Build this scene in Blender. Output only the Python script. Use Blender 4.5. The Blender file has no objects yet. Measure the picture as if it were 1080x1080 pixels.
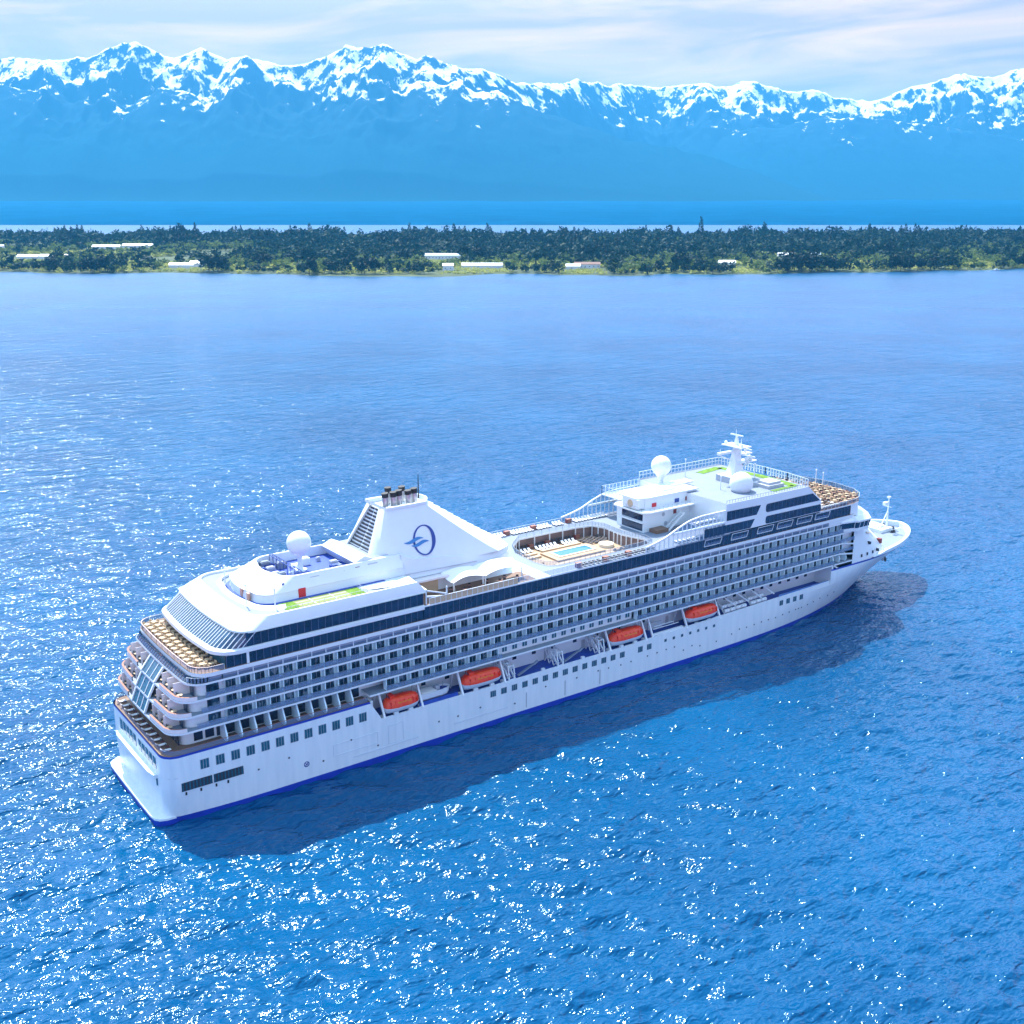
import bpy, bmesh, math, random
import numpy as np
from mathutils import Vector, Matrix
R = math.radians
random.seed(7)
S = bpy.context.scene
COL = S.collection

# ------------------------------------------------------------------ camera
CAM = np.array([-54.4436, -201.2352, 110.9815])
YAW, PIT, FPX = 0.945347, 0.27101, 1186.7
cd = bpy.data.cameras.new("camera")
cd.sensor_width = 36.0
cd.lens = 36.0 * FPX / 1080.0
cd.clip_start, cd.clip_end = 1.0, 200000.0
cam = bpy.data.objects.new("camera", cd)
cam.location = CAM
cam.rotation_euler = (math.pi / 2 - PIT, 0, YAW - math.pi / 2)
COL.objects.link(cam)
S.camera = cam
HF = np.array([math.cos(YAW), math.sin(YAW)])          # horizontal heading of the view
HR = np.array([math.sin(YAW), -math.cos(YAW)])

# ------------------------------------------------------------------ sky, sun, exposure
SUN_EL, SUN_AZ = 59.0, 80.0
w = bpy.data.worlds.new("World")
S.world = w
w.use_nodes = True
nt = w.node_tree
nt.nodes.clear()
def wn(t, **k):
    n = nt.nodes.new(t)
    for a, b in k.items():
        setattr(n, a, b)
    return n
out = wn("ShaderNodeOutputWorld")
bg = wn("ShaderNodeBackground")
bg.inputs[1].default_value = 0.14
sky = wn("ShaderNodeTexSky", sky_type='NISHITA', sun_disc=False, sun_elevation=R(SUN_EL),
         sun_rotation=R(90 - SUN_AZ), altitude=100, air_density=1.0, dust_density=0.6, ozone_density=2.0)
tc = wn("ShaderNodeTexCoord")
rot = wn("ShaderNodeMapping")                            # thin streaks of cirrus, long across the view
rot.inputs['Rotation'].default_value = (0, R(5), -YAW)
mp = wn("ShaderNodeMapping")
mp.inputs['Scale'].default_value = (1.2, 3.4, 24.0)
ns = wn("ShaderNodeTexNoise")
ns.inputs['Scale'].default_value = 1.6
ns.inputs['Detail'].default_value = 7
ns.inputs['Roughness'].default_value = 0.55
ns.inputs['Distortion'].default_value = 0.7
rmp = wn("ShaderNodeValToRGB")
rmp.color_ramp.elements[0].position = 0.40
rmp.color_ramp.elements[0].color = (0, 0, 0, 1)
rmp.color_ramp.elements[1].position = 0.68
rmp.color_ramp.elements[1].color = (0.85, 0.85, 0.85, 1)
mx = wn("ShaderNodeMix", data_type='RGBA')
mx.inputs['B'].default_value = (8.0, 6.1, 6.6, 1)
sep0 = wn("ShaderNodeSeparateXYZ")                       # high thin veil that thickens towards the horizon
nt.links.new(tc.outputs['Generated'], sep0.inputs[0])
nt.links.new(tc.outputs['Generated'], rot.inputs[0])
nt.links.new(rot.outputs[0], mp.inputs[0])
nt.links.new(mp.outputs[0], ns.inputs['Vector'])
nt.links.new(ns.outputs['Fac'], rmp.inputs[0])
cf = wn("ShaderNodeMapRange")                            # the cirrus thins out overhead
for i_, v_ in ((1, 0.22), (2, 0.50), (3, 1.0), (4, 0.12)): cf.inputs[i_].default_value = v_
nt.links.new(sep0.outputs[2], cf.inputs[0])
cm_ = wn("ShaderNodeMath", operation='MULTIPLY')
nt.links.new(rmp.outputs[0], cm_.inputs[0])
nt.links.new(cf.outputs[0], cm_.inputs[1])
nt.links.new(cm_.outputs[0], mx.inputs['Factor'])
vr = wn("ShaderNodeMapRange")
for i_, v_ in ((1, 0.05), (2, 0.34), (3, 0.85), (4, 0.0)): vr.inputs[i_].default_value = v_
nt.links.new(sep0.outputs[2], vr.inputs[0])
veil = wn("ShaderNodeMix", data_type='RGBA')
veil.inputs['B'].default_value = (3.8, 1.75, 2.7, 1)
nt.links.new(vr.outputs[0], veil.inputs['Factor'])
nt.links.new(sky.outputs[0], veil.inputs['A'])
nt.links.new(veil.outputs['Result'], mx.inputs['A'])
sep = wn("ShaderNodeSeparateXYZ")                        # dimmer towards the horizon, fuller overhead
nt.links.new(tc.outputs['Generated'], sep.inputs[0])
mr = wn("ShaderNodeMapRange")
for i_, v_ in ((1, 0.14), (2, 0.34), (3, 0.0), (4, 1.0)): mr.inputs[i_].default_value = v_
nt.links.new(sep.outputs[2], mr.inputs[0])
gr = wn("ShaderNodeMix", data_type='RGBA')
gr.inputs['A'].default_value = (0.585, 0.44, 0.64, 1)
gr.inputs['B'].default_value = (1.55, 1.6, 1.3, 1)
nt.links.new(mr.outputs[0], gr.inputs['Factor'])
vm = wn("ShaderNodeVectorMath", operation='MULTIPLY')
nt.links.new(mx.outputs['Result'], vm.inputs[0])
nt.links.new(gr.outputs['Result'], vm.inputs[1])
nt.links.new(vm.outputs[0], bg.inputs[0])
nt.links.new(bg.outputs[0], out.inputs[0])

sd = bpy.data.lights.new("sun", 'SUN')
sd.energy = 3.4
sd.angle = R(0.53)
sd.color = (1.0, 0.955, 0.9)
sun = bpy.data.objects.new("sun", sd)
dv = Vector((math.cos(R(SUN_AZ)) * math.cos(R(SUN_EL)), math.sin(R(SUN_AZ)) * math.cos(R(SUN_EL)), math.sin(R(SUN_EL))))
sun.rotation_euler = (-dv).to_track_quat('-Z', 'Y').to_euler()
COL.objects.link(sun)
S.view_settings.view_transform = 'Standard'
S.view_settings.look = 'None'
S.view_settings.exposure = 1.52
S.view_settings.gamma = 1.0
S.cycles.volume_bounces = 0
S.cycles.max_bounces = 6
S.cycles.transparent_max_bounces = 12
S.cycles.sample_clamp_indirect = 6.0

# ------------------------------------------------------------------ helpers
def tag(o, label=None, cat=None, group=None, kind=None):
    if label: o['label'] = label
    if cat: o['category'] = cat
    if group: o['group'] = group
    if kind: o['kind'] = kind
    return o

def empty(name, loc=(0, 0, 0), rz=0.0):
    o = bpy.data.objects.new(name, None)
    o.location = loc
    o.rotation_euler = (0, 0, rz)
    o.empty_display_size = 0.5
    COL.objects.link(o)
    return o

class MB:
    def __init__(s):
        s.v, s.f, s.m = [], [], []
    def add(s, vs, fs, mi=0):
        b = len(s.v)
        s.v += [tuple(map(float, p)) for p in vs]
        for f in fs:
            s.f.append(tuple(b + i for i in f))
            s.m.append(mi)
        return s
    def quad(s, a, b, c, d, mi=0):
        return s.add([a, b, c, d], [(0, 1, 2, 3)], mi)
    def box(s, x0, x1, y0, y1, z0, z1, mi=0):
        v = [(x0, y0, z0), (x1, y0, z0), (x1, y1, z0), (x0, y1, z0), (x0, y0, z1), (x1, y0, z1), (x1, y1, z1), (x0, y1, z1)]
        return s.add(v, [(3, 2, 1, 0), (4, 5, 6, 7), (0, 1, 5, 4), (1, 2, 6, 5), (2, 3, 7, 6), (3, 0, 4, 7)], mi)
    def bar(s, p, q, wx=0.1, wy=None, mi=0):
        p, q = Vector(p), Vector(q)
        wy = wx if wy is None else wy
        d = (q - p).normalized()
        a = d.cross(Vector((0, 0, 1)))
        if a.length < 1e-3: a = Vector((1, 0, 0))
        a.normalize()
        b = a.cross(d).normalized()
        a, b = a * wx / 2, b * wy / 2
        v = [p - a - b, p + a - b, p + a + b, p - a + b, q - a - b, q + a - b, q + a + b, q - a + b]
        return s.add(v, [(3, 2, 1, 0), (4, 5, 6, 7), (0, 1, 5, 4), (1, 2, 6, 5), (2, 3, 7, 6), (3, 0, 4, 7)], mi)
    def cyl(s, p, q, r0, r1=None, n=10, mi=0, mtop=None):
        p, q = Vector(p), Vector(q)
        r1 = r0 if r1 is None else r1
        d = (q - p).normalized()
        a = d.cross(Vector((0, 0, 1)))
        if a.length < 1e-3: a = Vector((1, 0, 0))
        a.normalize()
        b = d.cross(a).normalized()
        v = []
        for c, r in ((p, r0), (q, r1)):
            for k in range(n):
                t = 2 * math.pi * k / n
                v.append(c + a * r * math.cos(t) + b * r * math.sin(t))
        f = [(k, (k + 1) % n, n + (k + 1) % n, n + k) for k in range(n)]
        s.add(v, f, mi)
        s.add(v[:n], [tuple(range(n - 1, -1, -1))], mi)
        s.add(v[n:], [tuple(range(n))], mi if mtop is None else mtop)
        return s
    def prism(s, poly, z0, z1, mi=0, mtop=None, mbot=None, caps=(True, True)):
        n = len(poly)
        zz0 = z0 if callable(z0) else (lambda x, y: z0)
        zz1 = z1 if callable(z1) else (lambda x, y: z1)
        v = [(x, y, zz0(x, y)) for x, y in poly] + [(x, y, zz1(x, y)) for x, y in poly]
        s.add(v, [(k, (k + 1) % n, n + (k + 1) % n, n + k) for k in range(n)], mi)
        if caps[0]: s.add(v[:n], [tuple(range(n - 1, -1, -1))], mi if mbot is None else mbot)
        if caps[1]: s.add(v[n:], [tuple(range(n))], mi if mtop is None else mtop)
        return s
    def loft(s, rings, mi=0, close=False, cap0=False, cap1=False, mis=None):
        n = len(rings[0])
        v = [p for r in rings for p in r]
        b = len(s.v)
        s.v += [tuple(map(float, p)) for p in v]
        for i in range(len(rings) - 1):
            for k in range(n if close else n - 1):
                s.f.append((b + i * n + k, b + i * n + (k + 1) % n, b + (i + 1) * n + (k + 1) % n, b + (i + 1) * n + k))
                s.m.append(mis[i] if mis else mi)
        if cap0:
            s.f.append(tuple(b + k for k in range(n - 1, -1, -1))); s.m.append(mi)
        if cap1:
            s.f.append(tuple(b + (len(rings) - 1) * n + k for k in range(n))); s.m.append(mi)
        return s
    def sphere(s, c, r, n=24, m=14, mi=0, sz=1.0, lo=-1.0):
        rings = []
        for i in range(m + 1):
            t = -math.pi / 2 + math.pi * i / m
            if math.sin(t) < lo: t = math.asin(lo)
            rr = max(r * math.cos(t), 1e-3)
            rings.append([(c[0] + rr * math.cos(2 * math.pi * k / n), c[1] + rr * math.sin(2 * math.pi * k / n), c[2] + r * sz * math.sin(t)) for k in range(n)])
        return s.loft(rings, mi, close=True)
    def mirror_y(s):
        n = len(s.v)
        s.v += [(x, -y, z) for x, y, z in s.v]
        for f, m in list(zip(s.f, s.m)):
            s.f.append(tuple(n + i for i in reversed(f))); s.m.append(m)
        return s
    def mesh(s, name, mats, smooth=False, angle=None):
        me = bpy.data.meshes.new(name)
        me.from_pydata(s.v, [], s.f)
        for m in (mats if isinstance(mats, (list, tuple)) else [mats]):
            me.materials.append(m)
        me.polygons.foreach_set('material_index', s.m)
        me.validate()
        if smooth:
            bm = bmesh.new(); bm.from_mesh(me)
            bmesh.ops.remove_doubles(bm, verts=bm.verts, dist=1e-4)
            lim = R(angle or 35)
            for f in bm.faces: f.smooth = True
            for e in bm.edges:
                if len(e.link_faces) == 2 and e.calc_face_angle(0) > lim: e.smooth = False
            bm.to_mesh(me); bm.free()
        me.update()
        return me
    def build(s, name, mats, parent=None, smooth=False, angle=None, loc=None, rz=0.0):
        o = bpy.data.objects.new(name, s.mesh(name, mats, smooth, angle))
        COL.objects.link(o)
        if parent: o.parent = parent
        if loc is not None: o.location = loc
        if rz: o.rotation_euler = (0, 0, rz)
        return o

def put(name, mesh, parent=None, loc=(0, 0, 0), rz=0.0):
    o = bpy.data.objects.new(name, mesh)
    o.location = loc
    o.rotation_euler = (0, 0, rz)
    if parent: o.parent = parent
    COL.objects.link(o)
    return o

def copy_tree(o, parent=None):
    c = o.copy()
    COL.objects.link(c)
    if parent: c.parent = parent
    for ch in [x for x in o.children]:
        copy_tree(ch, c)
    return c

MATS = {}
def mat(name, col, rough=0.5, metal=0.0, spec=0.5, alpha=1.0, vary=0.0, vscale=1.5, vcol=None, stretch=(1, 1, 1), coat=0.0):
    m = bpy.data.materials.new(name)
    m.use_nodes = True
    t = m.node_tree
    p = t.nodes['Principled BSDF']
    p.inputs['Base Color'].default_value = (*col, 1)
    p.inputs['Roughness'].default_value = rough
    p.inputs['Metallic'].default_value = metal
    p.inputs['Specular IOR Level'].default_value = spec
    p.inputs['Alpha'].default_value = alpha
    p.inputs['Coat Weight'].default_value = coat
    if vary > 0:
        g = t.nodes.new('ShaderNodeNewGeometry')
        mpn = t.nodes.new('ShaderNodeMapping'); mpn.inputs['Scale'].default_value = stretch
        n = t.nodes.new('ShaderNodeTexNoise'); n.inputs['Scale'].default_value = vscale; n.inputs['Detail'].default_value = 5
        r = t.nodes.new('ShaderNodeValToRGB')
        r.color_ramp.elements[0].position = 0.3; r.color_ramp.elements[1].position = 0.7
        d = vcol or tuple(c * (1 - vary) for c in col)
        r.color_ramp.elements[0].color = (*d, 1); r.color_ramp.elements[1].color = (*col, 1)
        t.links.new(g.outputs['Position'], mpn.inputs[0]); t.links.new(mpn.outputs[0], n.inputs['Vector'])
        t.links.new(n.outputs['Fac'], r.inputs[0]); t.links.new(r.outputs[0], p.inputs['Base Color'])
    MATS[name] = m
    return m

WHITE = mat("white_paint", (0.70, 0.755, 0.78), 0.35, vary=0.05, vscale=0.35)
HULLW = mat("hull_paint", (0.72, 0.785, 0.81), 0.32, vary=0.09, vscale=0.9, stretch=(0.9, 0.9, 0.10), vcol=(0.62, 0.70, 0.74))
BLUE = mat("blue_paint", (0.012, 0.045, 0.42), 0.4, vary=0.25, vscale=0.5)
DECKBLUE = mat("blue_deck_coating", (0.02, 0.075, 0.42), 0.6, vary=0.3, vscale=0.7)
PALEDECK = mat("pale_deck_coating", (0.19, 0.235, 0.31), 0.65, vary=0.12, vscale=0.4)
GLASS = mat("dark_glass", (0.012, 0.035, 0.085), 0.06, spec=0.8, vary=0.6, vscale=0.6)
TEAL = mat("teal_glass", (0.03, 0.13, 0.19), 0.07, spec=0.8, vary=0.4, vscale=1.2)
PANE = mat("pale_glass", (0.16, 0.32, 0.52), 0.08, spec=0.6, alpha=0.38)
RAILG = mat("railing_glass", (0.20, 0.29, 0.46), 0.12, spec=0.5, alpha=0.42)
DARK = mat("dark_recess", (0.02, 0.025, 0.04), 0.6)
GREY = mat("grey_paint", (0.42, 0.45, 0.5), 0.5, vary=0.15, vscale=1.0)
TEAK = mat("teak_planking", (0.22, 0.135, 0.09), 0.6, vary=0.25, vscale=2.0, stretch=(0.4, 3, 1))
REDTEAK = mat("red_teak", (0.34, 0.15, 0.10), 0.6, vary=0.3, vscale=1.6)
SAND = mat("sandstone_deck", (0.42, 0.29, 0.18), 0.6, vary=0.2, vscale=1.2)
CREAM = mat("cream_panel", (0.55, 0.41, 0.26), 0.5, vary=0.15, vscale=1.0)
STEEL = mat("steel", (0.45, 0.46, 0.48), 0.3, metal=0.9)
BLACK = mat("soot_black", (0.012, 0.012, 0.014), 0.6)
CANVAS = mat("white_canvas", (0.82, 0.81, 0.79), 0.8)
ORANGE = mat("lifeboat_orange", (0.75, 0.022, 0.008), 0.35, vary=0.25, vscale=1.3, vcol=(0.80, 0.07, 0.012))
ORANGE2 = mat("hatch_orange", (0.78, 0.20, 0.02), 0.45)
TURF = mat("green_turf", (0.13, 0.27, 0.012), 0.9, vary=0.45, vscale=0.8)
TURF2 = mat("dry_turf", (0.24, 0.27, 0.10), 0.9, vary=0.2, vscale=0.6)
POOLW = mat("pool_water", (0.02, 0.17, 0.32), 0.05, spec=0.6, vary=0.2, vscale=0.8)
RED = mat("red_paint", (0.55, 0.02, 0.03), 0.5)
MAROON = mat("maroon_fabric", (0.24, 0.05, 0.05), 0.8)
FABRIC = mat("white_fabric", (0.78, 0.78, 0.79), 0.85)
FRAMED = mat("dark_wicker", (0.05, 0.045, 0.05), 0.7)
BEIGE = mat("beige_wicker", (0.62, 0.46, 0.28), 0.75, vary=0.2, vscale=3)
NAVY = mat("logo_navy", (0.012, 0.05, 0.26), 0.4)
WAVE = mat("logo_blue", (0.03, 0.2, 0.46), 0.4)
# ------------------------------------------------------------------ numpy noise
def vnoise(x, y, seed=0):
    xi, yi = np.floor(x).astype(np.int64), np.floor(y).astype(np.int64)
    fx, fy = x - xi, y - yi
    fx, fy = fx * fx * fx * (fx * (fx * 6 - 15) + 10), fy * fy * fy * (fy * (fy * 6 - 15) + 10)
    def h(a, b):
        n = (a * 374761393 + b * 668265263 + seed * 974711) & 0x7fffffff
        n = ((n ^ (n >> 13)) * 1274126177) & 0x7fffffff
        n = (n ^ (n >> 16)) & 0xffff
        return n / 65535.0
    a, b, c, d = h(xi, yi), h(xi + 1, yi), h(xi, yi + 1), h(xi + 1, yi + 1)
    return (a + (b - a) * fx) * (1 - fy) + (c + (d - c) * fx) * fy
def fbm(x, y, o=5, seed=0, ridged=False, g=0.5):
    t, amp, tot = 0, 1.0, 0
    for i in range(o):
        n = vnoise(x * 2 ** i + i * 17.3, y * 2 ** i - i * 9.1, seed + i)
        if ridged: n = 1 - abs(2 * n - 1)
        t = t + n * amp; tot += amp; amp *= g
    return t / tot
def grid_mesh(name, X, Y, Z, m, smooth=True):
    nr, nc = X.shape
    me = bpy.data.meshes.new(name)
    co = np.stack([X, Y, Z], -1).reshape(-1, 3).astype(np.float32)
    i = np.arange(nr * nc).reshape(nr, nc)
    q = np.stack([i[:-1, :-1], i[:-1, 1:], i[1:, 1:], i[1:, :-1]], -1).reshape(-1, 4)
    me.vertices.add(len(co)); me.vertices.foreach_set('co', co.ravel())
    me.loops.add(q.size); me.loops.foreach_set('vertex_index', q.ravel().astype(np.int32))
    me.polygons.add(len(q))
    me.polygons.foreach_set('loop_start', np.arange(0, q.size, 4, dtype=np.int32))
    me.polygons.foreach_set('loop_total', np.full(len(q), 4, dtype=np.int32))
    me.update(calc_edges=True)
    if smooth: me.polygons.foreach_set('use_smooth', np.ones(len(q), dtype=bool))
    me.materials.append(m)
    o = bpy.data.objects.new(name, me)
    COL.objects.link(o)
    return o
def bgpt(s, d):            # point at distance d ahead of the camera and s to its right
    return CAM[0] + HF[0] * d + HR[0] * s, CAM[1] + HF[1] * d + HR[1] * s
def sight(px, py, d):      # (s, z) of the sight line through a photo pixel at distance d
    cp, sp = math.cos(PIT), math.sin(PIT)
    v = -(py - 540) / FPX
    fwd = cp + v * sp
    up = -sp + v * cp
    return (px - 540) / FPX / fwd * d, CAM[2] + up / fwd * d

# ------------------------------------------------------------------ sea
def sea_material():
    m = bpy.data.materials.new("sea_water"); m.use_nodes = True
    t = m.node_tree; p = t.nodes['Principled BSDF']
    p.inputs['Roughness'].default_value = 0.115
    p.inputs['IOR'].default_value = 1.333
    p.inputs['Specular Tint'].default_value = (0.6, 0.95, 1.0, 1)
    g = t.nodes.new('ShaderNodeNewGeometry')
    # body colour: slow drift between two blues
    n0 = t.nodes.new('ShaderNodeTexNoise'); n0.inputs['Scale'].default_value = 0.012; n0.inputs['Detail'].default_value = 4
    r0 = t.nodes.new('ShaderNodeValToRGB')
    r0.color_ramp.elements[0].position = 0.3; r0.color_ramp.elements[0].color = (0.0001, 0.046, 0.132, 1)
    r0.color_ramp.elements[1].position = 0.7; r0.color_ramp.elements[1].color = (0.0002, 0.073, 0.190, 1)
    t.links.new(g.outputs['Position'], n0.inputs['Vector']); t.links.new(n0.outputs['Fac'], r0.inputs[0])
    t.links.new(r0.outputs[0], p.inputs['Base Color'])
    def noise(scale, stretch, det, rz, dist=0.0):
        mpn = t.nodes.new('ShaderNodeMapping')
        mpn.inputs['Rotation'].default_value = (0, 0, rz); mpn.inputs['Scale'].default_value = stretch
        n = t.nodes.new('ShaderNodeTexNoise')
        n.inputs['Scale'].default_value = scale; n.inputs['Detail'].default_value = det
        n.inputs['Roughness'].default_value = 0.55; n.inputs['Distortion'].default_value = dist
        t.links.new(g.outputs['Position'], mpn.inputs[0]); t.links.new(mpn.outputs[0], n.inputs['Vector'])
        return n
    a = noise(0.16, (1, 2.4, 1), 2, R(-62), 0.3)
    b = noise(0.55, (1, 2.0, 1), 1, R(-48), 0.4)
    c = noise(1.2, (1, 1.5, 1), 1, R(-75), 0.2)
    w4 = noise(0.045, (1, 2.4, 1), 3, R(-55), 0.3)
    # the water is sheltered, and calmer, towards the island
    dt = t.nodes.new('ShaderNodeVectorMath'); dt.operation = 'DOT_PRODUCT'
    t.links.new(g.outputs['Position'], dt.inputs[0]); dt.inputs[1].default_value = (HF[0], HF[1], 0)
    cm = t.nodes.new('ShaderNodeMapRange')
    for i_, v_ in ((1, 120.0), (2, 900.0), (3, 1.0), (4, 0.6)): cm.inputs[i_].default_value = v_
    t.links.new(dt.outputs['Value'], cm.inputs[0])
    rm = t.nodes.new('ShaderNodeMapRange')
    for i_, v_ in ((1, 350.0), (2, 1300.0), (3, 0.115), (4, 0.34)): rm.inputs[i_].default_value = v_
    t.links.new(dt.outputs['Value'], rm.inputs[0]); t.links.new(rm.outputs[0], p.inputs['Roughness'])
    prev = None
    for n, dist in ((w4, 3.0), (a, 0.9), (b, 0.42), (c, 0.12)):
        bp = t.nodes.new('ShaderNodeBump')
        t.links.new(cm.outputs[0], bp.inputs['Strength'])
        bp.inputs['Distance'].default_value = dist
        t.links.new(n.outputs['Fac'], bp.inputs['Height'])
        if prev: t.links.new(prev.outputs[0], bp.inputs['Normal'])
        prev = bp
    t.links.new(prev.outputs[0], p.inputs['Normal'])
    return m
def build_sea():
    na, nr = 1050, 1900
    th = YAW + np.linspace(R(62), R(-62), na)
    r = 60 * (26000 / 60) ** (np.linspace(0, 1, nr) ** 1.35)
    RR, TT = np.meshgrid(r, th, indexing='ij')
    X, Y = CAM[0] + RR * np.cos(TT), CAM[1] + RR * np.sin(TT)
    Z = np.zeros_like(X)
    rng = np.random.RandomState(3)
    gust = 0.55 + 0.9 * fbm(X / 60, Y / 60, 3, 17)
    for k in range(80):
        lam = 1.3 * (11 / 1.3) ** (rng.rand() ** 1.2)
        a = YAW + R(10) + rng.normal(0, R(38))
        amp = 0.0140 * lam ** 0.56 * (0.5 + 1.0 * rng.rand())
        ph = rng.rand() * 6.28
        fade = np.clip((1000 * lam / 12 - RR) / (650 * lam / 12), 0, 1)
        fade[RR > 1000 * lam / 12] = 0
        p_ = 2 * np.pi / lam * (X * math.cos(a) + Y * math.sin(a)) + ph
        Z += fade * amp * gust * (np.sin(p_) + 0.22 * np.sin(2 * p_ + 1.57))
    o = grid_mesh("sea", X, Y, Z, sea_material())
    tag(o, kind='structure')
build_sea()

# ------------------------------------------------------------------ far shore and mountains
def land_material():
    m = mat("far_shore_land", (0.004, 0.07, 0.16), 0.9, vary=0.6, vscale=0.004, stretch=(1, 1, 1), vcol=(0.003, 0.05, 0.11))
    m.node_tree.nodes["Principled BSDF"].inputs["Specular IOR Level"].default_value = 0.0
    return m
def far_shore():
    d = np.concatenate([[5150, 5230, 5290, 5400], np.linspace(5600, 11900, 40)])
    s = np.linspace(-9500, 9500, 260)
    D, SS = np.meshgrid(d, s, indexing='ij')
    D = D + (fbm(SS / 900, D * 0 + 2, 4, 5) - 0.5) * 260 * (D < 5500)
    X, Y = bgpt(SS, D)
    Z = np.interp(D, [5000, 5200, 5320, 8500, 11900], [-6, -2, 12, 55, 104]) + (fbm(SS / 500, D / 500, 4, 8) - 0.5) * 16 * np.clip((D - 5280) / 200, 0, 1)
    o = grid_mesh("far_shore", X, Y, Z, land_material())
    tag(o, kind='structure')
far_shore()

SKY = [(-420, 80), (-300, 66), (-200, 74), (-100, 62), (-40, 72), (0, 68), (20, 66), (40, 67), (60, 72), (75, 68), (90, 66), (105, 64), (120, 56), (133, 49.5), (145, 49), (160, 57), (175, 66),
       (185, 66), (200, 62), (213, 56), (225, 62), (240, 67), (260, 68), (280, 72), (300, 76), (320, 74), (345, 66), (360, 58), (375, 55), (400, 55),
       (412, 57), (425, 64), (440, 67), (455, 66), (470, 72), (490, 80), (510, 80), (525, 86), (540, 94), (560, 96), (580, 94), (605, 90), (625, 93),
       (650, 93), (680, 94), (700, 96), (728, 93), (745, 92), (765, 96), (785, 91), (800, 92), (820, 98), (840, 100), (860, 100), (880, 107), (900, 108),
       (920, 112), (940, 105), (960, 98), (980, 92), (995, 88), (1010, 82), (1025, 83), (1045, 85), (1060, 83), (1080, 77), (1140, 70), (1220, 84), (1350, 78), (1500, 90)]
def mountain_material():
    m = bpy.data.materials.new("snowy_rock"); m.use_nodes = True
    t = m.node_tree; p = t.nodes['Principled BSDF']
    p.inputs['Roughness'].default_value = 0.85
    p.inputs['Specular IOR Level'].default_value = 0.0
    g = t.nodes.new('ShaderNodeNewGeometry')
    sx = t.nodes.new('ShaderNodeSeparateXYZ'); t.links.new(g.outputs['Position'], sx.inputs[0])
    sn = t.nodes.new('ShaderNodeSeparateXYZ'); t.links.new(g.outputs['Normal'], sn.inputs[0])
    def M(op, a, b, c=None):
        n = t.nodes.new('ShaderNodeMath'); n.operation = op
        for i, x in enumerate((a, b, c)):
            if x is None: continue
            if isinstance(x, (int, float)): n.inputs[i].default_value = x
            else: t.links.new(x, n.inputs[i])
        return n.outputs[0]
    def N(sc, det, rough=0.6):
        n = t.nodes.new('ShaderNodeTexNoise'); n.inputs['Scale'].default_value = sc; n.inputs['Detail'].default_value = det
        n.inputs['Roughness'].default_value = rough
        mq = t.nodes.new('ShaderNodeMapping'); mq.inputs['Scale'].default_value = (1.25, 1.25, 0.5)
        t.links.new(g.outputs['Position'], mq.inputs[0]); t.links.new(mq.outputs[0], n.inputs['Vector']); return n.outputs['Fac']
    big, fine = N(0.0013, 3), N(0.0062, 9, 0.70)
    z = sx.outputs[2]
    lift = t.nodes.new('ShaderNodeClamp'); lift.inputs[1].default_value = -2.5; lift.inputs[2].default_value = 0.16
    t.links.new(M('DIVIDE', M('SUBTRACT', M('MULTIPLY_ADD', M('SUBTRACT', big, 0.5), 1300.0, z), 1330.0), 300.0), lift.inputs[0])
    f = M('MULTIPLY_ADD', M('SUBTRACT', fine, 0.5), 6.4, lift.outputs[0])
    f = M('MULTIPLY_ADD', M('SUBTRACT', sn.outputs[2], 0.74), 2.2, f)
    r = t.nodes.new('ShaderNodeValToRGB')
    t.links.new(M('MULTIPLY_ADD', f, 0.25, 0.5), r.inputs[0])
    r.color_ramp.elements[0].position = 0.46; r.color_ramp.elements[0].color = (0, 0, 0, 1)
    r.color_ramp.elements[1].position = 0.54; r.color_ramp.elements[1].color = (1, 1, 1, 1)
    rock = t.nodes.new('ShaderNodeMix'); rock.data_type = 'RGBA'
    rock.inputs['A'].default_value = (0.012, 0.05, 0.07, 1); rock.inputs['B'].default_value = (0.035, 0.05, 0.07, 1)
    rr = t.nodes.new('ShaderNodeMapRange'); rr.inputs[1].default_value = 600; rr.inputs[2].default_value = 1500
    t.links.new(z, rr.inputs[0]); t.links.new(rr.outputs[0], rock.inputs['Factor'])
    mx = t.nodes.new('ShaderNodeMix'); mx.data_type = 'RGBA'
    mx.inputs['B'].default_value = (0.95, 0.95, 0.95, 1)
    t.links.new(r.outputs[0], mx.inputs['Factor']); t.links.new(rock.outputs['Result'], mx.inputs['A'])
    t.links.new(mx.outputs['Result'], p.inputs['Base Color'])
    return m
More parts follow.
